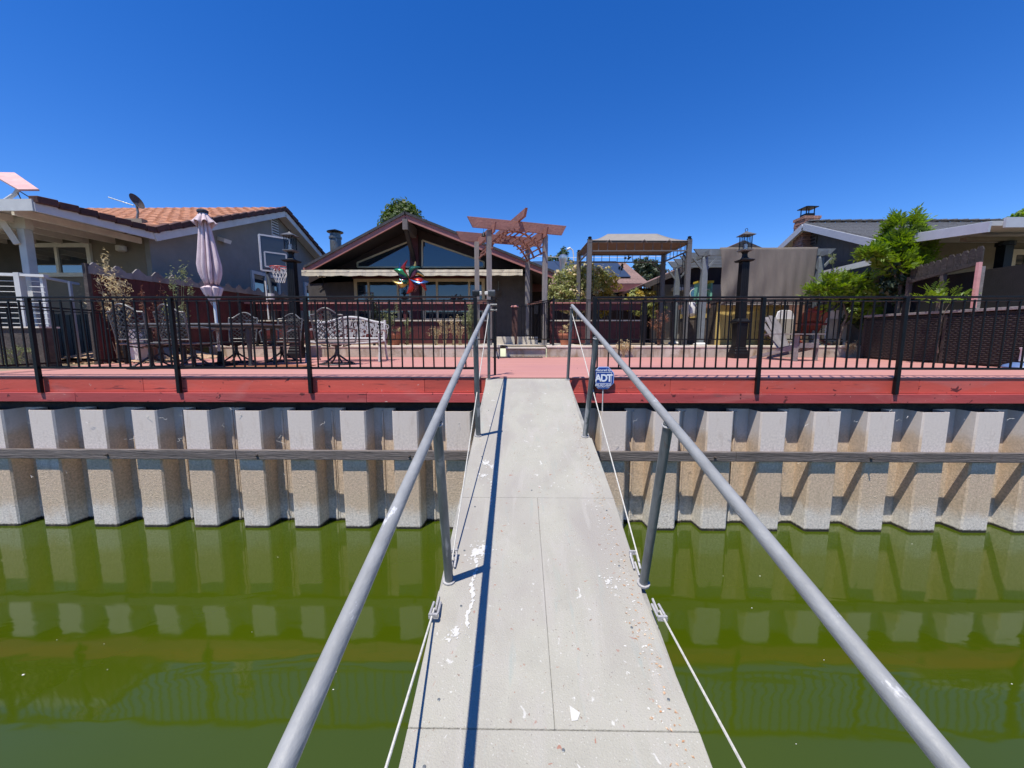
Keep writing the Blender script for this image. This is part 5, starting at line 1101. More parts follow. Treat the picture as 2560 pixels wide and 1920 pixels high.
for s in (-1, 1):
    x = s*(bwid+.02)
    build(B().tube([(x, .26, .62), (x, .05, .66), (x, -.16, .64), (x, -.28, .57), (x, -.26, .50)], .02, 8), 'arm', m_whitemetal, bn, smooth=True)
    build(B().tube([(x, -.26, .52), (x, -.22, .40), (x, -.27, .2), (x, -.31, 0)], [.02, .024, .02, .024], 8), 'leg', m_whitemetal, bn, smooth=True)
    build(B().tube([(x, .2, .42), (x, .23, .2), (x, .33, 0)], [.02, .022, .024], 8), 'leg', m_whitemetal, bn, smooth=True)

def adirondack(name, label, loc, rz, m, group=None, sc=1):
    t = thing(name, label, 'chair', loc, rz, group)
    # faces -y ; back leans to +y
    for i in range(5):
        k = i-2; w = .095; x0 = k*.075; x1 = k*.125; hgt = .98-.035*k*k
        a = Vector((x0, .12, .27)); b_ = Vector((x1, .50, hgt)); build(B().bar(a, b_, .105 if abs(k) < 2 else .1, .02, up=(0, 1, .4)), 'back_slat', m, t, bevel=.006)
    for i in range(6): y = -.38+i*.09; z = .36-i*.02; build(B().obox((0, y, z), (.27, 0, 0), (0, .039, -.008), (0, .002, .01)), 'seat_slat', m, t, bevel=.004)
    for s in (-1, 1):
        build(B().prism([(-.42, .36), (-.40, .26), (.62, -.0), (.72, 0), (.70, .04), (0, .25), (-.36, .37)], 'x', s*.27-.012, s*.27+.012), 'side_rail', m, t, bevel=.004)
        build(B().box(s*.30-.012, s*.30+.012, -.40, -.30, 0, .55), 'front_leg', m, t, bevel=.004)
        build(B().prism([(-.46, s*.27), (-.46, s*.40), (.1, s*.39), (.36, s*.33), (.36, s*.28)] if s > 0 else [(-.46, s*.27), (.36, s*.28), (.36, s*.33), (.1, s*.39), (-.46, s*.40)], 'z', .55, .572), 'arm', m, t, bevel=.004) if False else build(B().add([(s*.26, -.46, .552), (s*.40, -.46, .552), (s*.39, .1, .552), (s*.31, .36, .552), (s*.26, .36, .552), (s*.26, -.46, .574), (s*.40, -.46, .574), (s*.39, .1, .574), (s*.31, .36, .574), (s*.26, .36, .574)], [(4, 3, 2, 1, 0), (5, 6, 7, 8, 9)]+[(i, (i+1) % 5, (i+1) % 5+5, i+5) for i in range(5)]), 'arm', m, t)
    build(B().bar((-.3, .36, .54), (.3, .36, .54), .02, .05), 'back_brace', m, t); build(B().bar((-.2, .47, .86), (.2, .47, .86), .02, .05), 'back_brace', m, t)
    build(B().bar((-.27, -.41, .33), (.27, -.41, .33), .02, .1), 'apron', m, t)
    return t
q = P(1985, 900, Z=0)
adirondack('adirondack_chair', 'weathered grey wooden adirondack chair on the deck near the right lamp post', (5.92, 8.7, 0), R(20), m_oldwood)
adirondack('adirondack_chair', 'dark red adirondack chair in the yard behind the iron fence', (UX(2014, 10.7), 10.7, GZ), R(165), m_redchair)
for i, u in enumerate((1958, 2088)):
    y = 10.35; t = thing('moulded_chair', 'white moulded plastic chair with rounded back '+('left of' if i == 0 else 'right of')+' the dark red chair', 'chair', (UX(u, y), y, GZ), R(-6 if i else 8), 'white moulded plastic chairs behind the fence')
    hh_ = VZ(776, y)-GZ; b = B(); n = 14; v = []; f = []
    W = .25
    outl = [(-W, .42), (-W, hh_-.16), (-W*.85, hh_-.04), (-W*.5, hh_), (W*.5, hh_), (W*.85, hh_-.04), (W, hh_-.16), (W, .42)]
    build(B().prism(outl, 'y', -.02, .015), 'back_shell', m_plast, t, bevel=.012)
    build(B().box(-W, W, -.02, .5, .40, .43), 'seat', m_plast, t, bevel=.01)
    build(B().box(-W*.95, W*.95, -.04, -.022, .1, hh_-.22), 'back_shade_panel', m_plastd, t, bevel=.008)  # beige panel paints the shade on the lower part of the white back
    for sx in (-1, 1):
        for yy in (0, .45): build(B().box(sx*W*.9-.02, sx*W*.9+.02, yy-.02, yy+.02, 0, .40), 'leg', m_plast, t)
        build(B().box(sx*(W+.03)-.03, sx*(W+.03)+.03, 0, .42, .62, .65), 'arm', m_plast, t, bevel=.008)

# basketball hoop
hp = thing('basketball_hoop', 'basketball hoop with smoky backboard in front of the grey house', 'basketball hoop', (UX(672, 11.3), 11.3, GZ))
hp.rotation_euler = (0, 0, 0)
h_ = lambda u, v, y: P(u, v, Y=y)
# board corners
c00, c10, c11, c01 = P(651, 664, Y=10.75), P(725, 673, Y=11.25), P(725, 612, Y=11.25), P(649, 593, Y=10.75)
ux = (c10-c00); uz = Vector((0, 0, 1)); ctr = (c00+c10+c11+c01)/4; ux = Vector((ux.x, ux.y, 0)); Wb = ux.length; ux.normalize(); un = Vector((ux.y, -ux.x, 0)); hb = .46
build(B().obox(ctr, ux*Wb/2, un*.012, uz*hb), 'backboard', m_board, hp, world=True)
fb = B()
for s in (-1, 1): fb.obox(ctr+uz*hb*s, ux*Wb/2, un*.02, uz*.02); fb.obox(ctr+ux*Wb/2*s, ux*.02, un*.021, uz*hb)
build(fb, 'frame', m_trim, hp, world=True)
fb = B(); sqc = ctr-uz*.16
for s in (-1, 1): fb.obox(sqc+uz*.19*s, ux*.26, un*.018, uz*.018); fb.obox(sqc+ux*.26*s, ux*.018, un*.017, uz*.19)
build(fb, 'target_square', m_trim, hp, world=True)
rc = ctr-uz*.38+un*.30; rg = [rc+Vector((math.cos(a)*.225, math.sin(a)*.225, 0)) for a in [6.283*k/20 for k in range(21)]]
rb_ = B().tube(rg, .012, 6); rb_.obox(ctr-uz*.38+un*.05, ux*.07, un*.05, uz*.05); build(rb_, 'rim', m_rim, hp, world=True, smooth=False)
nb = B()
for lv in range(4):
    ra, rb2 = .22-.03*lv, .22-.03*(lv+1); za_, zb2 = -.10*lv, -.10*(lv+1)
    for k in range(12):
        a0 = 6.283*(k+.5*lv)/12
        for s in (-.5, .5):
            a1 = a0+6.283/12*s; nb.bar(rc+Vector((math.cos(a0)*ra, math.sin(a0)*ra, za_)), rc+Vector((math.cos(a1)*rb2, math.sin(a1)*rb2, zb2)), .008)
build(nb, 'net', m_net, hp, world=True)
pl = Vector((UX(668, 11.4), 11.6, 0)); build(B().tube([(pl.x+.12, 11.6, GZ), (pl.x+.05, 11.6, 2.2), (pl.x, 11.6, ctr.z-.25)], .05, 12), 'pole', m_galvpost, hp, smooth=True, world=True)
for s in (-1, 1): build(B().tube([(pl.x, 11.6, ctr.z-.25-.2), ctr-un*.02+ux*.15*s+uz*.1], .02, 6), 'support_arm', m_black, hp, world=True)
build(B().tube([(pl.x, 11.5, 2.1), (pl.x+.02, 11.5, 1.0)], .02, 6), 'height_handle', m_trim, hp, world=True)
build(B().lathe([(.09, VZ(748, 11.6)), (.09, VZ(733, 11.6))], (pl.x+.07, 11.6, 0), 12), 'collar', m_trim, hp, world=True)

# wind spinner
ws = thing('wind_spinner', 'colourful metal wind spinner with curled petals on a pole before the brown house', 'wind spinner', (UX(1029, 10.1), 10.1, GZ))
PS = .88
hz = VZ(697, 10.1)-GZ
build(B().tube([(0, 0.04, 0), (0, .04, hz)], .012, 8), 'pole', m_oldwood, ws, smooth=True); build(B().lathe([(.03, -.03), (.035, 0), (.0, .03)], (0, 0, hz), 10), 'hub', m_steel, ws)
def met(n_, c_): return mat(n_, c_, .25, .55, .15, 10, 0)
cols = [met('petal_green', (.03, .36, .16)), met('petal_red', (.45, .03, .02)), met('petal_blue', (.03, .10, .28)), met('petal_gold', (.55, .42, .12)), met('petal_plum', (.14, .05, .08)), met('petal_dark_green', (.02, .14, .10))]
pet = [(150, .50, 0), (120, .52, 2), (92, .52, 1), (68, .53, 3), (40, .50, 5), (8, .46, 3), (350, .60, 2), (188, .50, 3), (325, .62, 1), (220, .42, 4), (262, .45, 1), (290, .42, 4), (55, .40, 4), (175, .30, 5)]
for i, (ad, L, ci) in enumerate(pet):
    a = R(ad); d_ = Vector((math.cos(a), 0, math.sin(a))); s_ = Vector((-math.sin(a), 0, math.cos(a))); b = B(); v = []; n = 10; w0 = .13
    for k in range(n+1):
        tt = k/n; wv = w0*math.sin(math.pi*min(1, tt*.93+.05))**.8; bend = .12*math.sin(tt*math.pi); y_ = -.03-.10*math.sin(tt*2.6)+(.05 if i % 2 else 0)
        cpt = d_*L*PS*tt*.95+s_*bend*(1 if i % 3 else -.4)
        for q in (-1, -.33, .33, 1): v.append(Vector((0, y_-.05*(1-q*q)*1+.04*q, hz))+cpt+s_*wv*q*.55)
    f = [(k*4+j, k*4+j+1, k*4+j+5, k*4+j+4) for k in range(n) for j in range(3)]; b.add(v, f)
    o = build(b, 'petal', cols[ci], ws, smooth=True); md = o.modifiers.new('thick', 'SOLIDIFY'); md.thickness = .004

# security sign
sc_ = P(1508.5, 945, Y=4.915); w_s = .0
sgn = thing('security_sign', 'blue octagonal security yard sign on a stake right of the gangway', 'sign', (sc_.x, 4.92, -.5))
Rr = (P(1535, 945, Y=4.915)-P(1482, 945, Y=4.915)).length/2
Rz = (P(1508, 971.5, Y=4.915)-P(1508, 915.5, Y=4.915)).length/2
def octo(k, y0, y1): 
    c4 = .45; pts = [(-c4, -1), (c4, -1), (1, -c4), (1, c4), (c4, 1), (-c4, 1), (-1, c4), (-1, -c4)]; return B().prism([(sc_.x+x*Rr*k, sc_.z+z*Rz*k) for x, z in pts], 'y', y0, y1)
build(octo(1, 4.917, 4.925), 'border', m_signb, sgn, world=True, bevel=.001); build(octo(.93, 4.914, 4.9165), 'plate', m_sign, sgn, world=True)
def frame(x0, x1, z0, z1, w, y, name, m):
    b = B(); b.box(x0, x1, y, y+.001, z1-w, z1).box(x0, x1, y, y+.001, z0, z0+w).box(x0, x0+w, y, y+.001, z0+w, z1-w).box(x1-w, x1, y, y+.001, z0+w, z1-w); build(b, name, m, sgn, world=True)
frame(sc_.x-Rr*.70, sc_.x+Rr*.76, sc_.z-Rz*.50, sc_.z+Rz*.52, .005, 4.9125, 'panel_frame', m_signw)
def text(s, x, z, size, name='lettering', xs=1, bold=0, m=m_signw, sp=1):
    cu = bpy.data.curves.new(name, 'FONT'); cu.body = s; cu.size = size; cu.align_x = 'CENTER'; cu.align_y = 'CENTER'; cu.extrude = .0006; cu.offset = bold; cu.space_character = sp
    to = bpy.data.objects.new(name, cu); C.objects.link(to); dg = bpy.context.evaluated_depsgraph_get(); me = bpy.data.meshes.new_from_object(to.evaluated_get(dg)); bpy.data.objects.remove(to)
    me.materials.clear(); me.materials.append(m); o = link(name, me, sgn, Vector((x, 4.9125, z))-sgn.location, (R(90), 0, 0)); o.scale = (xs, 1, 1); return o
text('ADT', sc_.x+Rr*.03, sc_.z-Rz*.03, .125, xs=.92, bold=.0045, sp=.84)
text('Secured by', sc_.x-.0, sc_.z+Rz*.70, .040, bold=.0008)
text('800.ADT.ASAP', sc_.x, sc_.z-Rz*.64, .032, bold=.0008)
text('www.ADT.com', sc_.x, sc_.z-Rz*.79, .024, bold=.0003)
build(B().box(sc_.x-.006, sc_.x+.006, 4.9255, 4.9325, -.9, sc_.z), 'stake', m_trim, sgn, world=True)

# ================================================================== PLANTS
def leafcloud(blobs, n, s, asp=.45, seed=1, up=.25, hollow=.45, lump=.25):
    r = np.random.default_rng(seed); bl = np.array(blobs, float); wgt = bl[:, 3]*bl[:, 4]*bl[:, 5]; wgt /= wgt.sum(); idx = r.choice(len(bl), n, p=wgt)
    d = r.normal(size=(n, 3)); d /= np.linalg.norm(d, axis=1)[:, None]
    # lumpy clumps: cluster around random sub centres
    nc = max(6, n//45); cd = r.normal(size=(nc, 3)); cd /= np.linalg.norm(cd, axis=1)[:, None]; ci = r.integers(0, nc, n); rad = hollow+(1-hollow)*r.random(nc)
    ctr = cd[ci]*rad[ci][:, None]; pos = ctr+d*lump*r.random((n, 1))**.5
    pos = bl[idx, :3]+pos*bl[idx, 3:6]
    nrm = d*.6+cd[ci]*.6+np.array([0, 0, up])+r.normal(size=(n, 3))*.45; nrm /= np.linalg.norm(nrm, axis=1)[:, None]
    t = r.normal(size=(n, 3)); t -= (t*nrm).sum(1)[:, None]*nrm; t /= np.linalg.norm(t, axis=1)[:, None]; w = np.cross(nrm, t)
    sz = s*(.6+.8*r.random((n, 1)))
    q = np.stack([pos-t*sz, pos-t*sz*.1+w*sz*asp+nrm*sz*.12, pos+t*sz, pos-t*sz*.1-w*sz*asp+nrm*sz*.12], 1); return B().quads(q)
def limbs(t, base, tips, r0, m=m_bark, seed=1):
    rr = random.Random(seed); b = B(); base = Vector(base)
    top = Vector(tips[0]); b.tube([base, base.lerp(top, .35)+Vector((rr.uniform(-.04, .04), 0, 0)), base.lerp(top, .7)+Vector((rr.uniform(-.05, .05), 0, 0)), top], [r0, r0*.8, r0*.5, r0*.15], 8)
    for tp_ in tips[1:]:
        st_ = base.lerp(top, rr.uniform(.25, .6)); tp_ = Vector(tp_); b.tube([st_, st_.lerp(tp_, .5)+Vector((0, 0, .08)), tp_], [r0*.5, r0*.3, r0*.08], 6)
    return build(b, 'trunk', m, t, smooth=True, world=True)
def fronds(centres, nper, L, m_, t, seed=2, nl=6, ls=.055, name='crown'):
    r = random.Random(seed); b = B(); Q = []
    for (cx, cy, cz, rx, ry, rz) in centres:
        for i in range(nper):
            a = r.uniform(0, 6.283); el = r.uniform(-.5, 1.0); rad = r.uniform(.25, 1.0)**.6
            d_ = Vector((math.cos(a)*math.cos(el), math.sin(a)*math.cos(el), math.sin(el))); p = Vector((cx+d_.x*rx*rad, cy+d_.y*ry*rad, cz+d_.z*rz*rad))
            dr = (d_*.8+Vector((0, 0, .55))+Vector((r.gauss(0, .3), r.gauss(0, .3), r.gauss(0, .3)))).normalized(); side = dr.cross(Vector((0, 0, 1)))
            if side.length < .05: continue
            side.normalize(); side = Matrix.Rotation(r.uniform(-1.1, 1.1), 3, dr) @ side; nn_ = side.cross(dr); l_ = L*r.uniform(.6, 1.2)
            for k in range(nl):
                s_ = (k+1)/nl; o_ = p+dr*l_*s_-Vector((0, 0, 1))*l_*.2*s_*s_
                for sg_ in ((-1, 1) if k < nl-1 else (0,)):
                    dl = (side*sg_+dr*.55 if sg_ else dr).normalized(); ll = ls*r.uniform(.8, 1.2)*(1.1-.3*s_); ww = ll*.36; wv = dl.cross(nn_).normalized()
                    e_ = o_+dl*ll*2-nn_*ll*.3; m2 = o_+dl*ll; Q.append([tuple(o_), tuple(m2+wv*ww), tuple(e_), tuple(m2-wv*ww)])
    b.quads(np.array(Q)); return build(b, name, m_, t, world=True)
# ash-like tree right
tr = thing('ash_sapling', 'bright green leafy young tree in front of the taupe house', 'tree', (8.0, 8.9, GZ))
pt_ = lambda u, v, y: tuple(P(u, v, Y=y))
limbs(tr, (UX(2250, 8.9), 8.9, 0), [pt_(2255, 560, 8.9), pt_(2215, 640, 8.9), pt_(2305, 630, 8.9), pt_(2270, 600, 9.0)], .05)
cl = [(*pt_(2255, 575, 8.9), .25, .25, .34), (*pt_(2232, 620, 8.9), .22, .25, .3), (*pt_(2278, 620, 8.9), .25, .25, .3), (*pt_(2245, 665, 8.8), .30, .3, .3), (*pt_(2278, 670, 8.9), .26, .3, .28), (*pt_(2180, 640, 8.8), .14, .12, .08)]
fronds(cl, 105, .22, m_ash, tr, 3, 5, .06)
build(leafcloud([(*pt_(2250, 600, 9.0), .25, .25, .4), (*pt_(2255, 670, 9.0), .42, .35, .45), (*pt_(2250, 720, 9.0), .45, .35, .35)], 1500, .05, .5, 13), 'inner_foliage', m_dk, tr, world=True)  # darker leaves put the shade inside the crown into the colour
sh2 = thing('leafy_shrub', 'bright green pinnate leaved shrub below the young tree at the right fence', 'shrub', (7.6, 9.6, GZ))
cl = [(*pt_(2085, 715, 9.9), .45, .35, .28), (*pt_(2140, 712, 9.9), .34, .3, .26), (*pt_(2190, 750, 9.7), .38, .3, .26), (*pt_(2110, 760, 9.95), .42, .3, .35), (*pt_(2180, 790, 9.8), .42, .3, .35), (*pt_(2060, 735, 9.95), .25, .25, .15), (*pt_(2240, 770, 9.6), .35, .3, .4)]
fronds(cl, 75, .24, m_ash, sh2, 5, 5, .06, 'foliage'); limbs(sh2, (7.9, 9.9, GZ), [pt_(2140, 720, 9.9), pt_(2090, 720, 9.9), pt_(2190, 760, 9.8)], .04)
cld = [(*pt_(2230, 700, 9.7), .6, .3, .5), (*pt_(2160, 770, 10.1), .6, .3, .45)]
build(leafcloud(cld, 2600, .06, .5, 11), 'inner_foliage', m_dk, sh2, world=True)  # dark leaf colour stands for the shaded inside of the shrub
gry = thing('tall_grey_plant', 'tall wispy grey green plant rising beside the right end of the shade cloth', 'plant', (UX(2078, 10), 10, GZ))
bst = B(); bst.tube([pt_(2092, 760, 10), pt_(2085, 690, 10), pt_(2078, 635, 10)], [.02, .014, .005], 6); build(bst, 'stem', m_sage, gry, world=True, smooth=True)
build(leafcloud([(*pt_(2078, 645, 10), .14, .14, .18), (*pt_(2088, 690, 10), .16, .14, .2), (*pt_(2098, 735, 10), .2, .14, .25)], 420, .03, .4, 12), 'foliage', m_sage, gry, world=True)
sml = thing('small_sprouting_shrub', 'small shrub with yellow green shoots before the open dog-eared fence', 'shrub', (UX(2360, 7.9), 7.9, .2))
fronds([(*pt_(2360, 750, 7.6), .35, .25, .2), (*pt_(2335, 745, 7.6), .1, .1, .2)], 16, .2, m_ash, sml, 8, 6, .04, 'foliage'); limbs(sml, (UX(2350, 7.7), 7.7, .2), [pt_(2350, 755, 7.6), pt_(2380, 750, 7.6)], .015)
# oleander-like bush under the gazebo
ro = thing('flowering_bush', 'large pale green bush with dry flower heads left of the gazebo', 'bush', (UX(1450, 12.2), 12.2, GZ))
cl = [(*pt_(1415, 710, 12.2), .5, .5, .45), (*pt_(1460, 700, 12.2), .5, .5, .5), (*pt_(1425, 755, 12.1), .6, .5, .4), (*pt_(1425, 675, 12.2), .18, .2, .25), (*pt_(1500, 700, 12.3), .45, .4, .42), (*pt_(1390, 735, 12.1), .3, .3, .3)]
build(leafcloud(cl, 5200, .05, .42, 21), 'foliage', m_rose, ro, world=True); stuff(build(leafcloud(cl, 700, .045, .8, 22, hollow=.8), 'flowers', m_dry, ro, world=True)); limbs(ro, (UX(1450, 12.2), 12.2, GZ), [pt_(1440, 700, 12.2), pt_(1410, 700, 12.2), pt_(1490, 700, 12.2)], .05)
r2_ = thing('yellowing_bush', 'bush with yellowing leaves under the middle of the gazebo', 'bush', (UX(1520, 12.3), 12.3, GZ))
build(leafcloud([(*pt_(1520, 715, 12.4), .42, .4, .4), (*pt_(1510, 760, 12.3), .45, .4, .35)], 1800, .05, .42, 23), 'foliage', m_gold, r2_, world=True); limbs(r2_, (UX(1520, 12.3), 12.3, GZ), [pt_(1520, 710, 12.3), pt_(1500, 715, 12.3)], .03)
r3_ = thing('golden_bush', 'golden green bush by the low window of the back wing', 'bush', (UX(1605, 13.6), 13.6, GZ))
build(leafcloud([(*pt_(1608, 748, 13.6), .5, .4, .32), (*pt_(1580, 755, 13.6), .3, .3, .3)], 1500, .05, .42, 24), 'foliage', m_gold, r3_, world=True); build(leafcloud([(*pt_(1578, 745, 13.5), .25, .3, .35), (*pt_(1620, 770, 13.4), .6, .3, .3)], 900, .05, .42, 25), 'lower_foliage', m_rose, r3_, world=True); limbs(r3_, (UX(1600, 13.6), 13.6, GZ), [pt_(1605, 745, 13.6), pt_(1580, 750, 13.6)], .03)
vn = thing('hanging_vine', 'thin dark vine hanging from the gazebo front rail', 'vine', (UX(1560, 11.9), 11.9, 2.7))
bst = B(); bst.tube([pt_(1580, 640, 11.8), pt_(1565, 655, 11.8), pt_(1553, 670, 11.8), pt_(1550, 685, 11.8)], .005, 5); build(bst, 'stem', m_bark, vn, world=True)
build(leafcloud([(*pt_(1570, 646, 11.8), .12, .05, .08), (*pt_(1553, 672, 11.8), .08, .05, .15)], 90, .04, .5, 26), 'foliage', m_dk, vn, world=True)
# far trees
def tree(name, label, cat, blobs, y, m_, n, s, seed, base_u, tz=None, asp=.5, tr_=.2):
    t = thing(name, label, cat, (UX(base_u, y), y, GZ)); build(leafcloud(blobs, n, s, asp, seed, lump=.22), 'crown', m_, t, world=True); bb = blobs[0]; limbs(t, (UX(base_u, y), y, GZ), [(bb[0], y, bb[2]+bb[5]*.6)]+[(b_[0], b_[1], b_[2]) for b_ in blobs[1:3]], tr_); return t
Yc = 27
tree('cypress', 'dense rounded cypress rising behind the brown house roof', 'tree', [(*pt_(1008, 545, Yc), 1.15, 1.2, 1.15), (*pt_(1008, 570, Yc), 1.5, 1.5, 1.3), (*pt_(1000, 640, Yc), 1.7, 1.6, 2.2)], Yc, m_cyp, 30000, .13, 31, 1008)
tree('fir_tree', 'pointed green fir in the distance between arbor and gazebo, the taller one', 'tree', [(*pt_(1405, 650, 34), .65, .7, .85), (*pt_(1408, 632, 34), .28, .3, .55), (*pt_(1408, 668, 34), 1.0, .8, .7)], 34, m_fir, 3800, .10, 32, 1406)
tree('fir_tree', 'small green fir in the distance just right of the arbor', 'tree', [(*pt_(1377, 652, 34), .35, .5, .5), (*pt_(1374, 668, 34), .6, .5, .5)], 34, m_fir, 1500, .10, 33, 1377)
tree('round_tree', 'dark rounded tree seen beneath the gazebo canopy', 'tree', [(*pt_(1620, 675, 30), 1.1, 1, .9), (*pt_(1640, 695, 30), 1.1, 1, .8), (*pt_(1600, 665, 30), .6, .6, .6)], 30, m_dk, 4500, .13, 34, 1622)
tree('round_tree', 'light green tree top at the right frame edge above the patio cover', 'tree', [(*pt_(2560, 556, 20), .75, .8, .5), (*pt_(2600, 540, 20), .8, .8, .6), (*pt_(2525, 566, 20), .4, .5, .3)], 20, m_ash, 4500, .09, 35, 2570)
wr = thing('street_lamp', 'thin distant street lamp with curved arm beside the tall fir', 'street lamp', (UX(1434, 32), 32, GZ))
build(B().tube([(UX(1434, 32), 32, GZ), pt_(1434, 640, 32), pt_(1432, 626, 32), pt_(1424, 619, 32)], .05, 6), 'pole', m_trim, wr, world=True); build(B().tube([pt_(1426, 620, 32), pt_(1418, 623, 32)], .09, 6), 'lamp_head', m_trim, wr, world=True)
wi = thing('overhead_wires', 'pair of thin overhead wires crossing behind the gazebo', 'wire', (UX(1420, 30), 30, 7))
for v_ in (643, 656): build(B().tube([pt_(1330, v_-2, 30), pt_(1430, v_+1, 30), pt_(1560, v_+1, 30), pt_(1700, v_-3, 30)], .015, 4), 'wire', m_trim, wi, world=True)
# dry weeds and small plants
def weed(label, x, y, z0, h, w, m_, n, seed, kind='stalk', cat='weed', name='dry_weed', stems=7, s=.03):
    t = thing(name, label, cat, (x, y, z0)); r = random.Random(seed); b = B(); tips = []
    for i in range(stems):
        a = r.uniform(0, 6.28); tp_ = (x+math.cos(a)*w*r.uniform(.2, 1), y+math.sin(a)*w*.4, z0+h*r.uniform(.55, 1)); tips.append(tp_); b.tube([(x+r.uniform(-.04, .04), y, z0), ((x*.6+tp_[0]*.4), y, z0+h*.45), tp_], [.009, .007, .003], 4)
    build(b, 'stems', m_, t, world=True)
    bl = [(tx, ty, tz-.05, w*.35, w*.25, h*.14) for tx, ty, tz in tips]+[(x, y, z0+h*.4, w*.5, w*.3, h*.3)]
    build(leafcloud(bl, n, s, .25, seed, hollow=.2, lump=.6), 'foliage', m_, t, world=True); return t
Yw = 7.75
weed('tall straw coloured dried flower stalk beside the left plank fence', UX(300, Yw), Yw, 0, VZ(618, Yw), .28, m_dry, 500, 41, stems=6, s=.035)
weed('broad clump of dry straw weed in front of the left plank fence', UX(290, 7.6), 7.6, 0, VZ(680, 7.6), .45, m_dry, 900, 42, stems=12, s=.035)
weed('thin reddish dry weed against the dark red fence', UX(385, 7.9), 7.9, 0, VZ(690, 7.9), .25, m_drybr, 220, 43, stems=9, s=.025)
weed('spiky sage green weed left of the umbrella', UX(455, 8.6), 8.6, 0, VZ(672, 8.6), .32, m_sage, 560, 44, stems=8, s=.035)
weed('leafy green shrub behind the right end of the white bench', UX(972, 10.2), 10.2, GZ, 1.1, .35, m_sage, 500, 45, stems=8, name='shrub', cat='shrub', s=.04)
weed('tall upright sage green stems beside the left arbor post', UX(1175, 10.3), 10.3, GZ, 1.05, .22, m_sage, 600, 46, stems=12, name='shrub', cat='shrub', s=.04)
weed('slim dark leaved shrub growing behind the white bench', UX(945, 10.1), 10.1, GZ, 1.25, .2, m_dk, 420, 47, stems=6, name='shrub', cat='shrub', s=.045)
weed('pale stalk of yellow green leaves in the middle of the back fence', UX(1018, 10.2), 10.2, GZ, .75, .12, m_sage, 160, 48, stems=4, name='shrub', cat='shrub')
for i, u in enumerate((1090, 1112, 1135, 1150)): weed('clump of dry yellow grass on the retaining wall, '+['leftmost', 'second from the left', 'third from the left', 'nearest the arbor'][i], UX(u, 10.2), 10.2, GZ, .55+.12*(i % 3), .18, m_dry, 150, 50+i, stems=14, name='grass_clump', cat='grass clump')
weed('dried reddish brown bush behind the fence below the gazebo', UX(1648, 10.3), 10.3, GZ, .95, .28, m_drybr, 520, 56, stems=14)
weed('low dry weed growing at the base of the retaining wall right of the sign', UX(1560, 9.65), 9.65, 0, .42, .22, m_dry, 380, 57, stems=14, s=.028)
weed('dry yellow stems hanging over the wall right of the grey chair', UX(2125, 9.7), 9.7, .0, .45, .2, m_dry, 240, 58, stems=12)
weed('green sprigs at the left frame edge behind the front fence', UX(20, 6.5), 6.5, -.1, .5, .35, m_sage, 260, 59, stems=9, name='shrub', cat='shrub')
dl = B(); scatter(dl, 900, lambda: random.uniform(-9.2, -6.9), lambda: random.uniform(7.2, 9.7), .035, lambda y: .005, .8); o = build(dl, 'dry_leaves', m_litter); tag(stuff(o), 'dry tan leaves heaped at the left back corner of the deck', 'leaf litter')
dl = B(); scatter(dl, 160, lambda: random.gauss(.35, .35), lambda: WY-.02-abs(random.gauss(0, .05)), .02, lambda y: .02, .8); o = build(dl, 'dry_leaves', m_litter); tag(stuff(o), 'reddish dry leaves along the foot of the concrete step', 'leaf litter')
dl = B(); scatter(dl, 46, lambda: random.uniform(-4, 6), lambda: random.uniform(5.1, 9), .013, lambda y: .003, .6); o = build(dl, 'dark_leaves', m_oldwoodd); tag(stuff(o), 'few small dark leaves scattered on the pink deck', 'leaf litter')
mound = thing('soil_mound', 'mound of tan soil with dry weeds at the left back corner', 'soil mound', (-8.2, 8.7, 0)); b = B(); v = []; f = []; n = 16
for i in range(n+1):
    for j in range(n+1):
        x = -9.6+2.4*i/n; y = 7.6+2.2*j/n; h = .36*max(0, math.sin(math.pi*i/n)*math.sin(math.pi*(j+2)/(n+5)))+random.uniform(0, .03); v.append((x, y, h-.03))
for i in range(n):
    for j in range(n): f.append((i*(n+1)+j, (i+1)*(n+1)+j, (i+1)*(n+1)+j+1, i*(n+1)+j+1))
b.add(v, f); build(b, 'soil', m_litter, mound, smooth=True, world=True)
for i, (u, y) in enumerate(((1412, 10.5), (988, 10.3))):
    t = thing('terracotta_pot', 'terracotta plant pot '+('right of the arbor on the yard edge' if i == 0 else 'behind the right end of the bench'), 'plant pot', (UX(u, y), y, GZ)); build(B().lathe([(.10, 0), (.15, .26), (.17, .26), (.17, .31), (.13, .31)], n=14), 'pot', m_pot, t, smooth=True)
    build(leafcloud([(0, 0, .42, .18, .18, .18)], 120, .035, .3, 60+i), 'plant', m_dry, t)
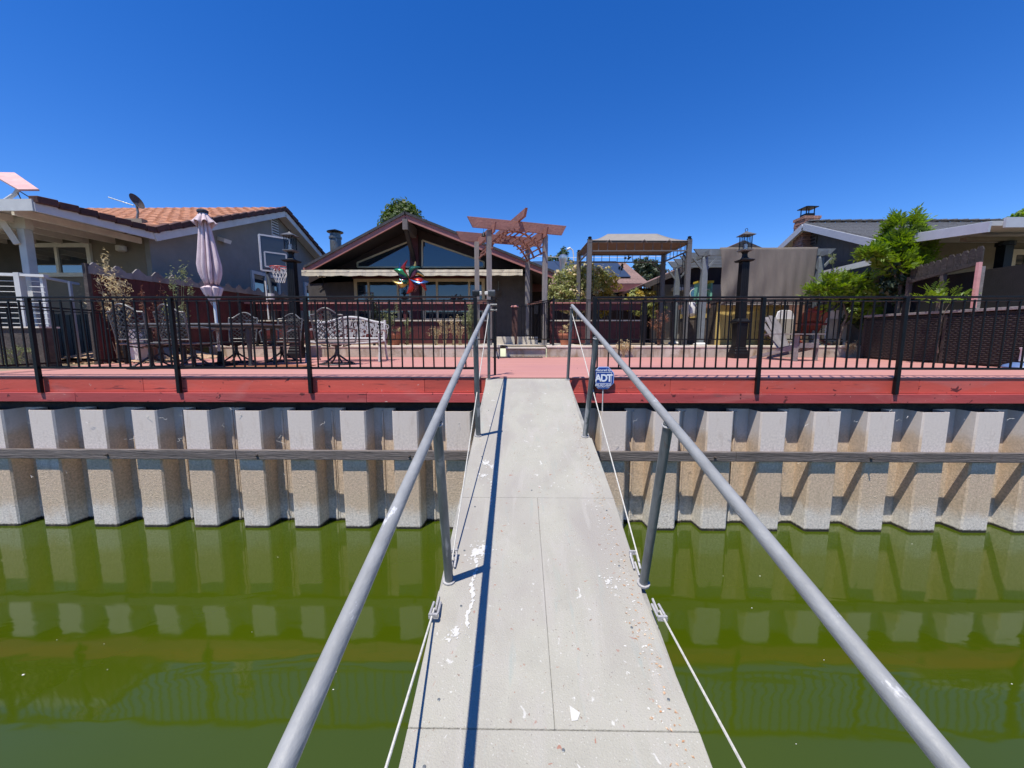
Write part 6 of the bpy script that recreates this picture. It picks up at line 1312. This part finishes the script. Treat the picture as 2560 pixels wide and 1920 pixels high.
# floating bits on the water
fb = B()
for u, v in ((600*1.157, 1204*1.157), (50*1.157, 1458*1.157), (720*1.157, 1490*1.157), (232*1.157, 1447*1.157), (142, 1600), (260, 1610), (1900, 1440), (2280, 1360), (1880, 1520), (2060, 1650), (2530, 1710), (1990, 1860), (840, 1680), (630, 1580), (1808, 1440)):
    q = P(u, v, Z=-1.997); s = random.uniform(.004, .011)*(2 if u < 100 else 1); a = random.uniform(0, 6.28); fb.add([(q.x+math.cos(a+k)*s*(1 if k % 2 else .5), q.y+math.sin(a+k)*s*.6, -1.996) for k in (0, 1.5, 3.1, 4.6)], [(0, 1, 2, 3)])
o = build(fb, 'floating_debris', m_flake); tag(stuff(o), 'tiny white specks floating on the green water', 'debris')
# cobweb threads and twigs on the dark piles
cw = B(); r = random.Random(77)
for i in range(90):
    x = r.uniform(-6.5, 6.8); z = r.uniform(-.86, -.42) if r.random() < .7 else r.uniform(-1.4, -1.1); y = 4.86+r.random()*.2; p = [Vector((x, y, z))]
    for k in range(3): p.append(p[-1]+Vector((r.uniform(-.05, .05), r.uniform(0, .02), r.uniform(-.03, .03))))
    cw.tube(p, .0016, 3)
o = build(cw, 'cobwebs', m_flake); tag(stuff(o), 'pale cobweb threads strung between the sheet piles', 'cobweb')

# ================================================================== BEHIND THE CAMERA (seen in the window reflections)
dkb = thing('boat_dock', 'floating boat dock with a flat roof at the low end of the gangway', 'dock', (0, -6, -1.9))
for i in range(30): build(B().box(-4.5, 4.5, -2.75-i*.2-.19, -2.75-i*.2, -1.83, -1.79), 'dock_board', m_oldwood, dkb, world=True)
build(B().box(-4.4, 4.4, -8.7, -2.8, -2.1, -1.84), 'float', m_oldwoodd, dkb, world=True)
for x in (-4.3, 4.3):
    for y in (-3.2, -5.8, -8.4): build(B().box(x-.08, x+.08, y-.08, y+.08, -1.79, .95), 'roof_post', m_oldwoodd, dkb, world=True)
build(B().box(-4.8, 4.8, -8.9, -2.9, .95, 1.1), 'dock_roof', m_taupe, dkb, world=True)
struct(B().box(-90, 90, -80, -48, -2.3, -1.2), 'far_bank', m_ground)
o = build(leafcloud([(x, -52, 1.0, 5, 2.5, random.uniform(3, 5.5)) for x in range(-80, 81, 7)], 9000, .5, .6, 71), 'far_trees', m_dk); tag(stuff(o), 'mass of dark trees on the opposite bank', 'trees')
